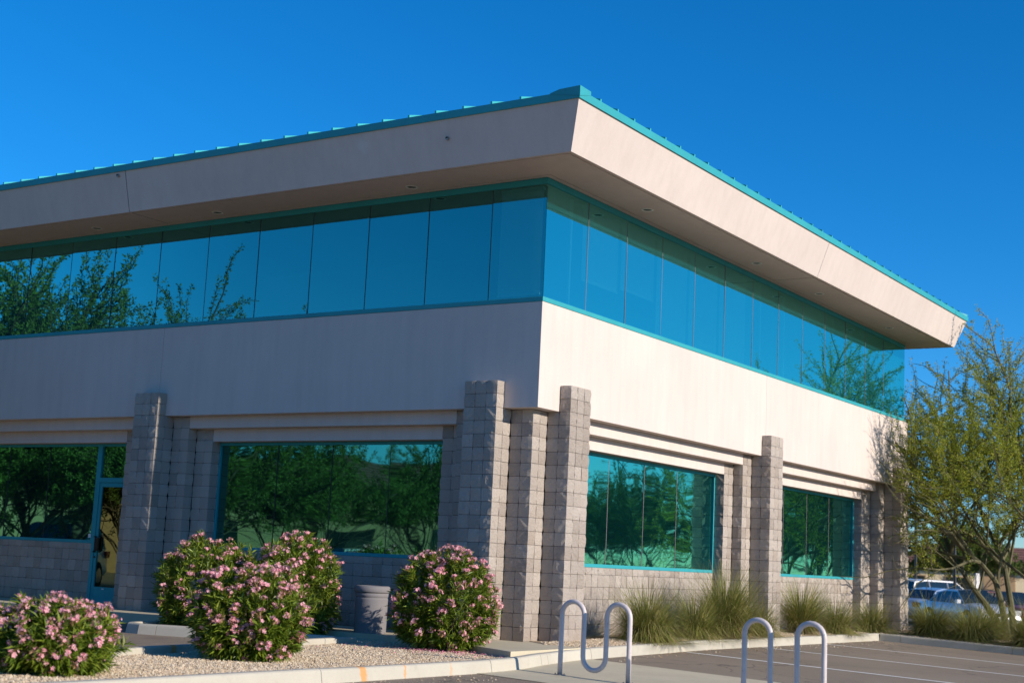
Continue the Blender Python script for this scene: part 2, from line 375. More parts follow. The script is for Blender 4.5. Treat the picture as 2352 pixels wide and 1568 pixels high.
# gravel beds
def inpoly(px, py, poly):
    r = np.zeros(len(px), bool); n = len(poly)
    for i in range(n):
        x0, y0 = poly[i]; x1, y1 = poly[(i+1) % n]
        c = ((y0 > py) != (y1 > py)) & (px < (x1-x0)*(py-y0)/(y1-y0+1e-12)+x0); r ^= c
    return r
OCT = np.array([(1, 0, 0), (0, 1, 0), (-1, 0, 0), (0, -1, 0), (0, 0, 1), (0, 0, -1)], float)
OCTF = np.array([(0, 1, 4), (1, 2, 4), (2, 3, 4), (3, 0, 4), (1, 0, 5), (2, 1, 5), (3, 2, 5), (0, 3, 5)])
def scatter_stones(name, poly, zf, dens, par, size=(.007, .017), lim=None):
    P = np.array(poly); lo, hi = P.min(0), P.max(0)
    if lim: lo = np.maximum(lo, lim[0]); hi = np.minimum(hi, lim[1])
    n = int((hi-lo).prod()*dens); x = rng.uniform(lo[0], hi[0], n); y = rng.uniform(lo[1], hi[1], n)
    k = inpoly(x, y, poly); x, y = x[k], y[k]; n = len(x)
    s = rng.uniform(size[0], size[1], n)*rng.choice([1, 1, 1, 1.35], n)
    z = zf(x, y)+s*.25+rng.uniform(-.004, .010, n)
    V = OCT[None]*s[:, None, None]*rng.uniform(.6, 1.25, (n, 6, 1))+rng.normal(0, .16, (n, 6, 3))*s[:, None, None]
    a = rng.uniform(0, 6.28, n); ca, sa = np.cos(a)[:, None], np.sin(a)[:, None]
    V = np.stack([V[..., 0]*ca-V[..., 1]*sa, V[..., 0]*sa+V[..., 1]*ca, V[..., 2]*.75], -1)
    V += np.stack([x, y, z], -1)[:, None, :]
    Fs = (OCTF[None]+6*np.arange(n)[:, None, None]).reshape(-1, 3)
    o = link(name, mesh_np(name, V, [Fs]), M['stone'], par); o['kind'] = 'stuff'; return o
def bed(name, poly, zf, dens, step=.5, **kw):
    P = np.array(poly); gx = np.arange(P[:, 0].min(), P[:, 0].max()+step, step); gy = np.arange(P[:, 1].min(), P[:, 1].max()+step, step)
    mb = MB(); n = len(poly)
    cx = np.array(poly)
    # flat fill with the polygon itself, subdivided as a prism top
    mb.add([(p[0], p[1], float(zf(np.array([p[0]]), np.array([p[1]]))[0])) for p in poly], [tuple(range(n))])
    me = mb.mesh(name); o = link(name, me, M['gravelbed']); o['kind'] = 'structure'
    return scatter_stones('gravel', poly, zf, dens, o, **kw)
isl = [(1.47, -15.5), (1.45, -3.4), (1.38, -2.5), (1.12, -1.98), (-.13, -1.34), (-1.7, -.98), (-5.6, -.95), (-5.55, -2.45), (-5.3, -2.72), (-2.1, -1.82), (-1.78, -2.0), (-1.7, -2.8), (-1.36, -5.0), (-1.14, -6.8), (-.94, -9), (-.8, -15.5)]
flat = lambda c: (lambda x, y: np.full(len(x), c))
bed('island_gravel', isl, flat(.055), 4300, lim=((-5.6, -10.8), (1.5, -.9)))
LOT = bpy.data.objects['parking_lot']
scatter_stones('loose_gravel', [(1.66, -10), (2.4, -10), (2.2, -4), (1.9, -3.7), (1.64, -3.7)], lambda x, y: -.03*np.clip(x-1, 0, 12), 55, LOT, size=(.006, .014))
scatter_stones('loose_gravel', [(1.03, .3), (1.4, .3), (1.7, 12), (1.03, 12)], lambda x, y: .045*np.clip(y/4, 0, 1)-.03*np.clip(x-1, 0, 12), 45, LOT, size=(.006, .014))
rgt = [(.87, .15), (.86, 12.4), (-.7, 12.4), (-.7, .7), (.2, .12), (.3, .0)]
zr = lambda x, y: .115+.045*np.clip(y/4, 0, 1)+.05*np.clip((.87-x)/.7, 0, 1)
bed('wall_gravel', rgt, lambda x, y: zr(x, y), 3400, lim=((.1, 0), (.9, 12.4)))
far = [(.86, 12.4), (1.0, 12.47), (30, 12.47), (30, 24), (-.7, 24), (-.7, 12.4)]
zfar = lambda x, y: .165-.03*np.clip(x-1, 0, 12)
bed('far_gravel', far, zfar, 700, lim=((.8, 12.4), (6.5, 16)), size=(.012, .026))
# ------------------------------------------------------------------ the office building
B = thing('office_building', 'two-storey beige stucco office building with teal mirrored windows, split-block pillars and teal metal eaves', 'building')
C8 = .2032; ZP = 4.02; ZB = ZP-2*C8+.002; ZT = 5.228; XL = -24.0; YR = 17.0; SOF = 7.165; FT = 7.862; OV = 1.02; OE = 1.27

def part(name, mb, m, par=B, bev=0, **kw):
    o = link(name, mb.mesh(name) if isinstance(mb, MB) else mb, m, par, **kw)
    if bev: bevel(o, bev)
    return o
# upper stucco band, split at its control joints
JX, JY = -8.145, 8.45
for a, b in ((XL, -16.3), (-16.3, JX)):
    part('wall_panel', MB().box(a+.003, b-.003, 0, .2, ZB, ZT), M['stucco'], bev=.006)
part('wall_panel', MB().prism([(JX+.003, 0), (0, 0), (0, JY-.003), (-.2, JY-.003), (-.2, .2), (JX+.003, .2)], ZB, ZT), M['stucco'], bev=.006)
part('wall_panel', MB().prism([(0, JY+.003), (0, YR+.2), (-9, YR+.2), (-9, YR), (-.2, YR), (-.2, JY+.003)], ZB, ZT), M['stucco'], bev=.006)
# underside and interior shell
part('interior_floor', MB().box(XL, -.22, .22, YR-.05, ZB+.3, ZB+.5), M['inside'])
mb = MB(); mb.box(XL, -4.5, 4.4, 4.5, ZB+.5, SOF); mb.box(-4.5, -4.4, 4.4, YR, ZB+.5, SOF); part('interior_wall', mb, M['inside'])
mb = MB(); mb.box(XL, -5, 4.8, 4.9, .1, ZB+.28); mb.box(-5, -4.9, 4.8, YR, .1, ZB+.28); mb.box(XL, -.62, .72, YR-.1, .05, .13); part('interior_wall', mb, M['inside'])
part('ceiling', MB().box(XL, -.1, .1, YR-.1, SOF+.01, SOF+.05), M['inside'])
# recess underside (soffit between band and lower windows)
part('recess_ceiling', MB().prism([(XL, .205), (-.205, .205), (-.205, YR), (-.8, YR), (-.8, .8), (XL, .8)], ZB+.004, ZB+.06), M['stucco'])

# ---- second floor ribbon windows
jl = [-1.02-1.2375*k for k in range(0, 19)]; jl = [x for x in jl if x > XL]
jr = [1.30+1.2855*k for k in range(12)]
wb = MB()
wb.box(XL, .012, -.012, .06, ZT+.002, ZT+.072); wb.box(-.06, .012, .061, YR, ZT+.002, ZT+.072)        # sill
wb.box(XL, -.005, .005, .06, SOF-.10, SOF-.004); wb.box(-.06, -.005, .061, YR, SOF-.10, SOF-.004)     # head
wband = part('ribbon_window', wb, M['teal'], bev=.004)
g0, g1 = ZT+.07, SOF-.098
def pane(par, ax, a, b, off, z0, z1, m, tilt=.0016, gap=.007, fl=1):
    """ax 'y': pane in a plane y=off; ax 'x': plane x=off. Slight set of each sheet in its frame."""
    w_, h_ = (b-a)/2-gap, (z1-z0)/2; mb = MB()
    if ax == 'y': mb.box(-w_, w_, 0, .008, -h_, h_)
    else: mb.box(-.008, 0, -w_, w_, -h_, h_)
    me = mb.mesh('pane'); me.materials.append(m); me.materials.append(M['clear'])
    for i, f in enumerate(me.polygons): f.material_index = 0 if (i == 2 if ax == 'y' else i == 3) else 1
    o = link('pane', me, None, par)
    o.location = ((a+b)/2, off, (z0+z1)/2) if ax == 'y' else (off, (a+b)/2, (z0+z1)/2)
    t1, t2 = random.gauss(0, tilt), random.gauss(0, tilt)
    o.rotation_euler = (t1, 0, t2) if ax == 'y' else (0, t1, t2)
    return o
js = [0]+jl+[XL]
for b, a in zip(js, js[1:]): pane(wband, 'y', a, b-(.012 if b == 0 else 0), .022, g0, g1, M['glass_up'], .0022)
js = [0]+jr+[YR]
for a, b in zip(js, js[1:]): pane(wband, 'x', a+(.03 if a == 0 else 0), b, -.022, g0, g1, M['glass_up'], .0022)
for x in jl: link('joint', MB().box(x-.007, x+.007, .019, .045, g0, g1).mesh('joint'), M['seal'], wband)
for y in jr: link('joint', MB().box(-.045, -.019, y-.006, y+.006, g0, g1).mesh('joint'), M['seal_sunlit'], wband)
# blinds hanging behind the right-hand panes
def blind(a, b, z0, z1, ax='x', pitch=.045, op=.9):
    mb = MB(); z = z1-.05
    if ax == 'x': mb.box(-.20, -.13, a+.06, b-.06, z1-.05, z1)
    else: mb.box(a+.06, b-.06, .13, .20, z1-.05, z1)
    while z > z0:
        if ax == 'x': mb.add([(-.14, a+.06, z-.006), (-.14, b-.06, z-.006), (-.172, b-.06, z-.006-pitch*op), (-.172, a+.06, z-.006-pitch*op)], [(0, 1, 2, 3)])
        else: mb.add([(a+.06, .14, z-.006), (b-.06, .14, z-.006), (b-.06, .172, z-.006-pitch*op), (a+.06, .172, z-.006-pitch*op)], [(3, 2, 1, 0)])
        z -= pitch
    if ax == 'x': mb.box(-.17, -.14, a+.06, b-.06, z-.03, z)
    else: mb.box(a+.06, b-.06, .14, .17, z-.03, z)
    return link('blind', mb.mesh('blind'), M['blind'], wband)
jj = [0]+jr+[YR]
blind(jj[1], jj[2], 5.88, g1); blind(jj[2], jj[3], 5.98, g1)
for k in (3, 4, 5): blind(jj[k], jj[k+1], g0+.05, g1)
blind(jj[11], jj[12], g0+.05, g1); blind(jj[12], jj[13], g0+.05, g1)
for k, f in ((0, .78), (6, .55), (7, .5), (9, .7), (10, .6)):
    y = jj[k]+(jj[k+1]-jj[k])*f; link('blind', MB().box(-.2, -.16, y-.025, y+.025, g0, g1).mesh('blind'), M['blind'], wband)
blind(-1.0, -.1, g0+.1, g1, 'y', .06, .85)

# ---- roof: soffit, sloping fascia, eave trim, standing seam metal
X0, X1, Y0, Y1 = XL-1, 0.0, 0.0, YR-.35           # core rectangle the eaves overhang
def rect(o): return [(X1+o, Y0-o), (X1+o, Y1+o), (X0-o, Y1+o), (X0-o, Y0-o)]
soff = MB(); o0, i0 = rect(OV-.0), rect(-.30)
def ringq(mb, A, za, Bq, zb, sides=(0, 1, 2, 3)):
    for k in sides:
        j = (k+1) % 4
        mb.add([(*A[k], za), (*A[j], za), (*Bq[j], zb), (*Bq[k], zb)], [(0, 1, 2, 3)])
# soffit in three strips with two shallow reveals
for a, b in ((-.30, .080), (.102, OV-.092), (OV-.07, OV)):
    ringq(soff, rect(a), SOF, rect(b), SOF)
for a in (.080, OV-.092):
    ringq(soff, rect(a), SOF, rect(a), SOF+.02); ringq(soff, rect(a), SOF+.02, rect(a+.022), SOF+.02); ringq(soff, rect(a+.022), SOF+.02, rect(a+.022), SOF)
part('soffit', soff, M['stucco'])
# narrow saw joints across the soffit
for (a, b, c, d) in ((-8.20, -8.192, -OV+.08, -.09),): part('soffit_joint', MB().box(a, b, c, d, SOF-.002, SOF+.004), M['seal'])
part('soffit_joint', MB().box(.09, OV-.08, 8.446, 8.454, SOF-.002, SOF+.004), M['seal'])
def fas(name, k, t0, t1, m):
    """fascia panel on side k between parameters along the eave"""
    A, Bq, Ai, Bi = rect(OV), rect(OE), rect(OV-.08), rect(OE-.08); j = (k+1) % 4
    def L(Q, t): return tuple(Q[k][i]*(1-t)+Q[j][i]*t for i in (0, 1))
    mb = MB(); V = []
    for t in (t0, t1): V += [(*L(A, t), SOF-.001), (*L(Bq, t), FT), (*L(Bi, t), FT), (*L(Ai, t), SOF+.03)]
    mb.add(V, [(0, 1, 5, 4), (1, 2, 6, 5), (2, 3, 7, 6), (3, 0, 4, 7), (3, 2, 1, 0), (4, 5, 6, 7)])
    return part(name, mb, m)
ly = Y1-Y0+2*OV; lx = X1-X0+2*OV
tj = (JY+OV)/ly; fas('fascia_panel', 0, 0, tj-.0003, M['stucco']); fas('fascia_panel', 0, tj+.0003, 1, M['stucco'])
fas('fascia_panel', 1, 0, 1, M['stucco']); fas('fascia_panel', 2, 0, 1, M['stucco'])
ts = (8.19+OV)/lx; fas('fascia_panel', 3, 0, 1-2*ts, M['stucco']); fas('fascia_panel', 3, 1-2*ts+.0003, 1-ts-.0003, M['stucco']); fas('fascia_panel', 3, 1-ts+.0003, 1, M['stucco'])
ET = 7.962
tr = MB(); a, b, c, d = rect(OE+.022), rect(OE+.03), rect(OE+.008), rect(OE-.06)
ringq(tr, rect(OE-.03), FT-.012, a, FT-.012); ringq(tr, a, FT-.012, b, ET); ringq(tr, b, ET, c, ET+.006); ringq(tr, c, ET+.006, d, ET-.01)
part('eave_trim', tr, M['teal'])
SL = .28; inset = 3.2
rf = MB(); ringq(rf, rect(OE+.005), ET-.004, rect(OE-inset), ET-.004+SL*inset); rf.add([(*p, ET-.004+SL*inset) for p in rect(OE-inset)], [(0, 1, 2, 3)])
roof = part('roof', rf, M['roof'])
def seam(p, d, n=2.2, hh=.040, ww=.03):
    """standing seam from eave point p inwards along d"""
    q = (-d[1], d[0]); mb = MB(); V = []
    for s, z in ((.004, ET), (n, ET+SL*n)):
        for e in (-ww/2, ww/2):
            for h_ in (-.01, hh): V.append((d[0]*s+q[0]*e, d[1]*s+q[1]*e, z+h_-ET))
    mb.add(V, [(0, 1, 3, 2), (4, 6, 7, 5), (0, 4, 5, 1), (2, 3, 7, 6), (1, 5, 7, 3), (0, 2, 6, 4)])
    return mb.mesh('seam')
E_ = OE+.03
sm = seam(None, (0, 1)); x = .287
while x > XL-.8:
    hip = E_-x-.1; link('seam', sm if hip > 2.2 else seam(None, (0, 1), max(.3, hip)), M['roof'], roof, (x, -E_, ET)); x -= .5115
sm = seam(None, (-1, 0)); y = -.698
while y < Y1+.9:
    hip = min(y+E_, Y1+E_-y)-.1; link('seam', sm if hip > 2.2 else seam(None, (-1, 0), max(.3, hip)), M['roof'], roof, (E_, y, ET)); y += .512
# hip caps with their raised folded ends
def hipcap(cx, cy, sx, sy):
    mb = MB(); n = 3.0; L_ = [(.0, .062, .17), (.24, .062, .17), (n, .05, .14)]
    rings = []
    for s, hh, ww in L_:
        c = (cx-sx*s, cy-sy*s); z = ET+SL*s; q = (-sy*ww*.707*sx*sx, sx*ww*.707)
        rings.append([(c[0]+sx*.002, c[1]-sy*ww if False else c[1]+sy*.002, z-.02) if False else (c[0]-sx*ww, c[1], z-.02), (c[0]-sx*ww, c[1], z+hh*.75), (c[0], c[1], z+hh), (c[0], c[1]-sy*ww, z+hh*.75), (c[0], c[1]-sy*ww, z-.02)])
    mb.loft(rings, False, False); mb.add(rings[0], [(0, 1, 2), (0, 2, 4), (2, 3, 4)])
    return link('hip_cap', mb.mesh('hip_cap'), M['roof'], roof)
hipcap(E_, -E_, 1, -1); hipcap(X1+E_, Y1+E_, 1, 1)
# corner upstand: two folded flashings at the near corner
mb = MB()
mb.add([(E_+.003, -E_-.003, ET-.09), (E_+.003, -E_-.003, ET+.062), (E_-.34, -E_-.003, ET+.052), (E_-.50, -E_-.003, ET+.012), (E_-.5, -E_-.003, ET-.004), (E_-.34, -E_+.2, ET+.052), (E_-.2, -E_+.34, ET+.055), (E_+.003, -E_+.30, ET+.056), (E_+.003, -E_+.30, ET-.004)],
       [(0, 4, 3, 2, 1), (1, 2, 5, 6, 7), (0, 1, 7, 8)])
link('hip_cap', mb.mesh('hip_cap'), M['teal'], roof)

# ---- downlights in the soffit, spouts in the fascia
def downlight(x, y):
    mb = MB(); mb.lathe([(.075, 0), (.105, 0), (.108, -.006), (.100, -.012), (.078, -.012), (.075, 0)], 24)
    r = link('downlight', mb.mesh('downlight'), M['alu'], B, (x, y, SOF), True)
    link('lamp_inner', MB().lathe([(.0, .0015), (.03, -.004), (.06, -.006), (.074, -.003)], 20).mesh('lamp_inner'), M['dark'], r, smooth=True)  # black disc, shade of the lamp recess put into its colour
    link('lens', MB().lathe([(.001, -.012), (.03, -.011), (.034, -.006)], 14, (.025, .01)).mesh('lens'), M['lampglass'], r, smooth=True)
for x in (-2.35, -6.66, -9.82, -14.2): downlight(x, -.36)
for y in (2.39, 6.82, 10.03, 14.45): downlight(.45, y)
for x, z in ((-1.08, 7.58), (-8.30, 7.79)):
    yy = -(OV+(OE-OV)*(z-SOF)/(FT-SOF))
    mb = MB(); mb.tube([(0, .05, 0), (0, -.035, -.004)], .028, 12); r = link('drain_spout', mb.mesh('drain_spout'), M['steel'], B, (x, yy, z))
    link('bore_shade', MB().tube([(0, -.03, 0), (0, -.0365, -.004)], .021, 12).mesh('bore_shade'), M['dark'], r)  # solid black plug painted as the shaded inside of the spout

# ---- lower storey: split-face blocks
def block_mesh(seed, sx=C8-.0065, sy=C8-.0065, sz=C8-.0075, amp=.0105):
    r = np.random.default_rng(seed); n = 3; V = {}; Fs = []; vl = []
    def vid(i, j, k):
        if (i, j, k) not in V:
            p = np.array([i/n-.5, j/n-.5, k/n-.5]); e = sum(abs(c) > .49 for c in p)
            q = p*[sx, sy, sz]
            if e == 1: q += p*2*r.uniform(-.002, amp*.85)*(np.abs(p) > .49)
            elif e == 2: q += p*2*r.uniform(-amp*.4, amp*.55)*(np.abs(p) > .49)*[1, 1, .1]
            else: q += p*2*r.uniform(-amp*.7, amp*.2)*[1, 1, .1]
            V[(i, j, k)] = len(vl); vl.append(tuple(q))
        return V[(i, j, k)]
    for a in range(n):
        for b in range(n):
            for fx, rev in ((0, 1), (n, 0)):
                for t in range(3):
                    def c(u, v_):
                        q = [0, 0, 0]; q[t] = fx; q[(t+1) % 3] = u; q[(t+2) % 3] = v_; return vid(*q)
                    f = (c(a, b), c(a+1, b), c(a+1, b+1), c(a, b+1)); Fs.append(f[::-1] if rev else f)
    return np.array(vl), np.array(Fs)
BLK = [block_mesh(s) for s in range(10)]
BLKM = []
for V_, F_ in BLK:
    me = mesh_np('block', V_, [F_]); me.materials.append(M['block']); BLKM.append(me)
ROT = [0, math.pi/2, math.pi, -math.pi/2]
def lay(name, cells, par, single):
    """cells: (x centre, y centre, z centre, x size, y size, z size)"""
    if single:
        for (x, y, z, a, b, c) in cells:
            o = link('block', random.choice(BLKM), None, par, (x, y, z)); o.rotation_euler = (0, 0, random.choice(ROT)); o.scale = (a, b, c)
    else:
        Vs, Fs, n = [], [], 0
        for (x, y, z, a, b, c) in cells:
            V_, F_ = random.choice(BLK); t = random.choice(ROT); V2 = V_.copy()
            V2[:, 0], V2[:, 1] = V_[:, 0]*math.cos(t)-V_[:, 1]*math.sin(t), V_[:, 0]*math.sin(t)+V_[:, 1]*math.cos(t)
            Vs.append(V2*[a, b, c]+[x, y, z]); Fs.append(F_+n); n += len(V2)
        o = link('block_courses', mesh_np('block_courses', np.concatenate(Vs), [np.concatenate(Fs)]), M['block'], par); o['kind'] = 'stuff'
def cells_of(cols):
    """cols: (x0, y0, number of courses from the ground)"""
    out = []
    for (x0, y0, nc) in cols:
        for k in range(nc): out.append((x0+C8/2, y0+C8/2, ZP-19*C8+(k+.5)*C8, 1, 1, 1))
    return out
def core(cols):
    mb = MB()
    for (x0, y0, nc) in cols: mb.box(x0+.014, x0+C8-.014, y0+.014, y0+C8-.014, .02, ZP-(19-nc)*C8-.012)
    # bridge the neighbouring cells so that the joints are backed by mortar
    S = {(round(x/C8*50), round(y/C8*50)): n for x, y, n in cols}
    for (i, j), n in S.items():
        x, y = i*C8/50, j*C8/50
        if (i+50, j) in S: mb.box(x+C8-.016, x+C8+.016, y+.0145, y+C8-.0145, .02, ZP-(19-min(n, S[(i+50, j)]))*C8-.0125)
        if (i, j+50) in S: mb.box(x+.0145, x+C8-.0145, y+C8-.016, y+C8+.016, .02, ZP-(19-min(n, S[(i, j+50)]))*C8-.0125)
    return mb
def pillar(cols, single=False):
    p = part('pillar', core(cols), M['mortar']); lay('block', cells_of(cols), p, single); return p
def A_cols(x0):   # a pillar on the left wall, three blocks wide
    return [(x0+C8*i, -C8, 19) for i in range(3)]+[(x0, 0, 17), (x0+2*C8, 0, 17)]
def swap(cols): return [(-y-C8, x, n) for (x, y, n) in [(c[0], c[1], c[2]) for c in cols]]
T = C8
pillar(A_cols(-6*T), True)                                                     # A
pillar([(-3*T, T, 17), (-2*T, T, 17), (-2*T, 2*T, 17)], True)                   # M
pillar([(0, 3*T, 19), (0, 4*T, 19), (0, 5*T, 19), (-T, 3*T, 17), (-T, 5*T, 17)], True)   # B
pillar([(-8*T, T, 17), (-7*T, T, 17), (-10*T, 2*T, 16), (-9*T, 2*T, 16)], True)  # jamb left of A
xp = -8.535
pillar(A_cols(xp)); xr = xp+3*T
pillar([(xr, T, 17), (xr+T, T, 17), (xr+2*T, 2*T, 16), (xr+3*T, 2*T, 16)])
pillar([(xp-T, T, 17), (xp-2*T, T, 17), (xp-3*T, 2*T, 16), (xp-4*T, 2*T, 16)])
xq = -16.6
pillar(A_cols(xq)); pillar([(xq+3*T, T, 17), (xq+4*T, T, 17), (xq+5*T, 2*T, 16), (xq+6*T, 2*T, 16)])
def R_cols(y0): return [(0, y0+T*i, 19) for i in range(3)]+[(-T, y0, 17), (-T, y0+2*T, 17)]
pillar([(-2*T, 6*T, 17), (-2*T, 7*T, 17), (-3*T, 8*T, 16), (-3*T, 9*T, 16)])   # right of B
yc = 8.255
pillar(R_cols(yc)); pillar([(-2*T, yc-T, 17), (-2*T, yc-2*T, 17), (-3*T, yc-3*T, 16), (-3*T, yc-4*T, 16)])
pillar([(-2*T, yc+3*T, 17), (-2*T, yc+4*T, 17), (-3*T, yc+5*T, 16), (-3*T, yc+6*T, 16)])
yd = 16.10
pillar(R_cols(yd)); pillar([(-2*T, yd-T, 17), (-2*T, yd-2*T, 17), (-3*T, yd-3*T, 16), (-3*T, yd-4*T, 16), (-3*T, yd-5*T, 16)])
part('end_wall', MB().box(-9, .05, yd+3*T+.004, yd+3*T+.2, .05, ZB), M['block'])
part('end_glass', MB().box(-9, -.03, YR+.001, YR+.02, ZT+.01, SOF-.01), M['glass_up'])

ZW0, ZW1 = 1.292, 3.186     # window opening
def lintels(ax, a, b):
    """two stepped stucco lintels over an opening a..b (glass edges)"""
    for k, (d, e, z0, z1) in enumerate(((T, 2*T, ZP-3*C8-.004, ZB+.003), (2*T, 3*T, ZW1, ZP-3*C8-.004))):
        ext = 2*T if k == 0 else 0
        mb = MB()
        if ax == 'y': mb.box(a-ext+.004, b+ext-.004, d+.001, 3*T+.14, z0, z1)
        else: mb.box(-3*T-.14, -d-.001, a-ext+.004, b+ext-.004, z0, z1)
        part('lintel', mb, M['stucco'], bev=.005)
def sillwall(ax, a, b):
    cells = []; n = round((b-a)/C8); s = (b-a)/n/C8; mb = MB()
    for i in range(n):
        u = a+(i+.5)*(b-a)/n
        for k in range(6):
            z = ZP-19*C8+(k+.5)*C8; c = 1.0
            if k == 5: hgt = ZW0-(ZP-14*C8); z = ZP-14*C8+hgt/2; c = hgt/C8
            cells.append((u, 3*T+C8/2-.01, z, s, 1, c) if ax == 'y' else (-3*T-C8/2+.01, u, z, 1, s, c))
    if ax == 'y': mb.box(a, b, 3*T+.008, 3*T+.2, .02, ZW0-.01)
    else: mb.box(-3*T-.2, -3*T-.008, a, b, .02, ZW0-.01)
    p = part('sill_wall', mb, M['mortar']); lay('block', cells, p, False)
def window(ax, a, b, joints, glass, sill=True):
    mb = MB(); d0, d1 = 3*T-.012, 3*T+.045; z0, z1 = ZW0, ZW1-.004; fw = .05
    def bx(u0, u1, za, zb):
        if ax == 'y': mb.box(u0, u1, d0, d1, za, zb)
        else: mb.box(-d1, -d0, u0, u1, za, zb)
    bx(a, b, z1-fw, z1); bx(a, b, z0, z0+fw+.008); bx(a, a+.038, z0+fw+.008, z1-fw); bx(b-.038, b, z0+fw+.008, z1-fw)
    wdw = part('window', mb, M['teal'], bev=.004)
    J = [a+.038]+joints+[b-.038]
    for u, v_ in zip(J, J[1:]): pane(wdw, ax, u, v_, (3*T+.02) if ax == 'y' else -(3*T+.02), z0+fw+.008, z1-fw, glass, .0022)
    for u in joints:
        m2 = MB()
        if ax == 'y': m2.box(u-.007, u+.007, 3*T+.016, 3*T+.04, z0+fw+.008, z1-fw)
        else: m2.box(-3*T-.04, -3*T-.016, u-.007, u+.007, z0+fw+.008, z1-fw)
        link('joint', m2.mesh('joint'), M['seal'] if ax == 'y' else M['seal_sunlit'], wdw)
    return wdw
a, b = xr+4*T, -10*T
lintels('y', a, b); sillwall('y', a, b); window('y', a, b, [-5.72, -4.48, -3.235], M['glass_low'])
a, b = 10*T, yc-4*T
lintels('x', a, b); sillwall('x', a, b); window('x', a, b, [3.31, 4.595, 5.875], M['glass_low'])
a, b = yc+7*T, yd-5*T
lintels('x', a, b); sillwall('x', a, b); window('x', a, b, [10.9, 12.21, 13.545], M['glass_low'])
# left opening: window beside a glazed door
a, b = xq+7*T, xp-4*T; dx0 = -10.30
lintels('y', a, b); sillwall('y', a, dx0); window('y', a, dx0, [-14.22, -12.98, -11.75], M['glass_low'])
mb = MB(); d0, d1 = 3*T-.014, 3*T+.05; TZ = 2.44
mb.box(dx0+.001, dx0+.085, d0, d1, PAD, ZW1-.005); mb.box(b-.06, b, d0, d1, PAD, ZW1-.005)
mb.box(dx0+.085, b-.06, d0, d1, ZW1-.055, ZW1-.005); mb.box(dx0+.085, b-.06, d0, d1, TZ+.005, TZ+.095)
df = part('door_frame', mb, M['teal'], bev=.004)
pane(df, 'y', dx0+.085, b-.06, 3*T+.02, TZ+.095, ZW1-.055, M['glass_low'])
dr = MB(); u0, u1 = dx0+.089, b-.064; e0, e1 = 3*T+.0, 3*T+.044
dr.box(u0, u0+.07, e0, e1, PAD+.03, TZ); dr.box(u1-.07, u1, e0, e1, PAD+.03, TZ); dr.box(u0+.07, u1-.07, e0, e1, TZ-.08, TZ); dr.box(u0+.07, u1-.07, e0, e1, PAD+.03, PAD+.33)
door = part('door', dr, M['teal'], bev=.004)
pane(door, 'y', u0+.07, u1-.07, 3*T+.02, PAD+.33, TZ-.08, M['glass_door'])
mb = MB(); mb.tube([(u0+.035, e0, 1.14), (u0+.035, e0-.06, 1.14), (u0+.085, e0-.075, 1.16), (u0+.085, e0-.075, 1.40), (u0+.035, e0-.06, 1.42), (u0+.035, e0, 1.42)], .014, 8); mb.box(u0+.012, u0+.125, e0-.03, e0-.004, 1.16, 1.40)
link('handle', mb.mesh('handle'), M['black'], door)
link('lock', MB().tube([(u0+.03, e0, 1.04), (u0+.03, e0-.02, 1.04)], .02, 12).mesh('lock'), M['black'], door)
link('maker_plate', MB().box(u0+.30, u0+.36, e0-.003, e0+.001, PAD+.285, PAD+.305).mesh('maker_plate'), M['white'], door)
part('threshold', MB().box(dx0+.09, b-.065, 3*T-.05, 3*T+.06, PAD-.01, PAD+.024), M['alu'])
part('hours_notice', MB().box(dx0-.13, dx0-.05, 3*T+.010, 3*T+.013, 1.40, 1.47), M['white'])

# ------------------------------------------------------------------ shrubs
def quads_mesh(name, P, D, Up, L, W, fold=.25):
    """leaf blades as folded diamonds: base P, direction D, normal-ish Up, length L, width W"""
    n = len(P); D = D/np.linalg.norm(D, axis=1)[:, None]; S = np.cross(D, Up); S /= np.linalg.norm(S, axis=1)[:, None]+1e-9
    N = np.cross(S, D); L = L[:, None]; W = W[:, None]
    tip = P+D*L-N*L*.12
    V = np.stack([P, P+D*L*.45+S*W*.5+N*W*fold, tip, P+D*L*.45-S*W*.5+N*W*fold, P+D*L*.5-N*L*.01], 1)
    b = 5*np.arange(n)[:, None]
    Fs = np.concatenate([b+[0, 1, 4], b+[1, 2, 4], b+[2, 3, 4], b+[3, 0, 4]])
    return mesh_np(name, V.reshape(-1, 3), [Fs])
def leaf_quads(name, P, D, Up, L, W):
    n = len(P); D = D/(np.linalg.norm(D, axis=1)[:, None]+1e-9); S = np.cross(D, Up); S /= np.linalg.norm(S, axis=1)[:, None]+1e-9
    L = L[:, None]; W = W[:, None]; N = np.cross(S, D)
    V = np.stack([P, P+D*L*.45+S*W*.5+N*W*.2, P+D*L, P+D*L*.45-S*W*.5+N*W*.2], 1)
    return mesh_np(name, V.reshape(-1, 3), [4*np.arange(n)[:, None]+[0, 1, 2, 3]])
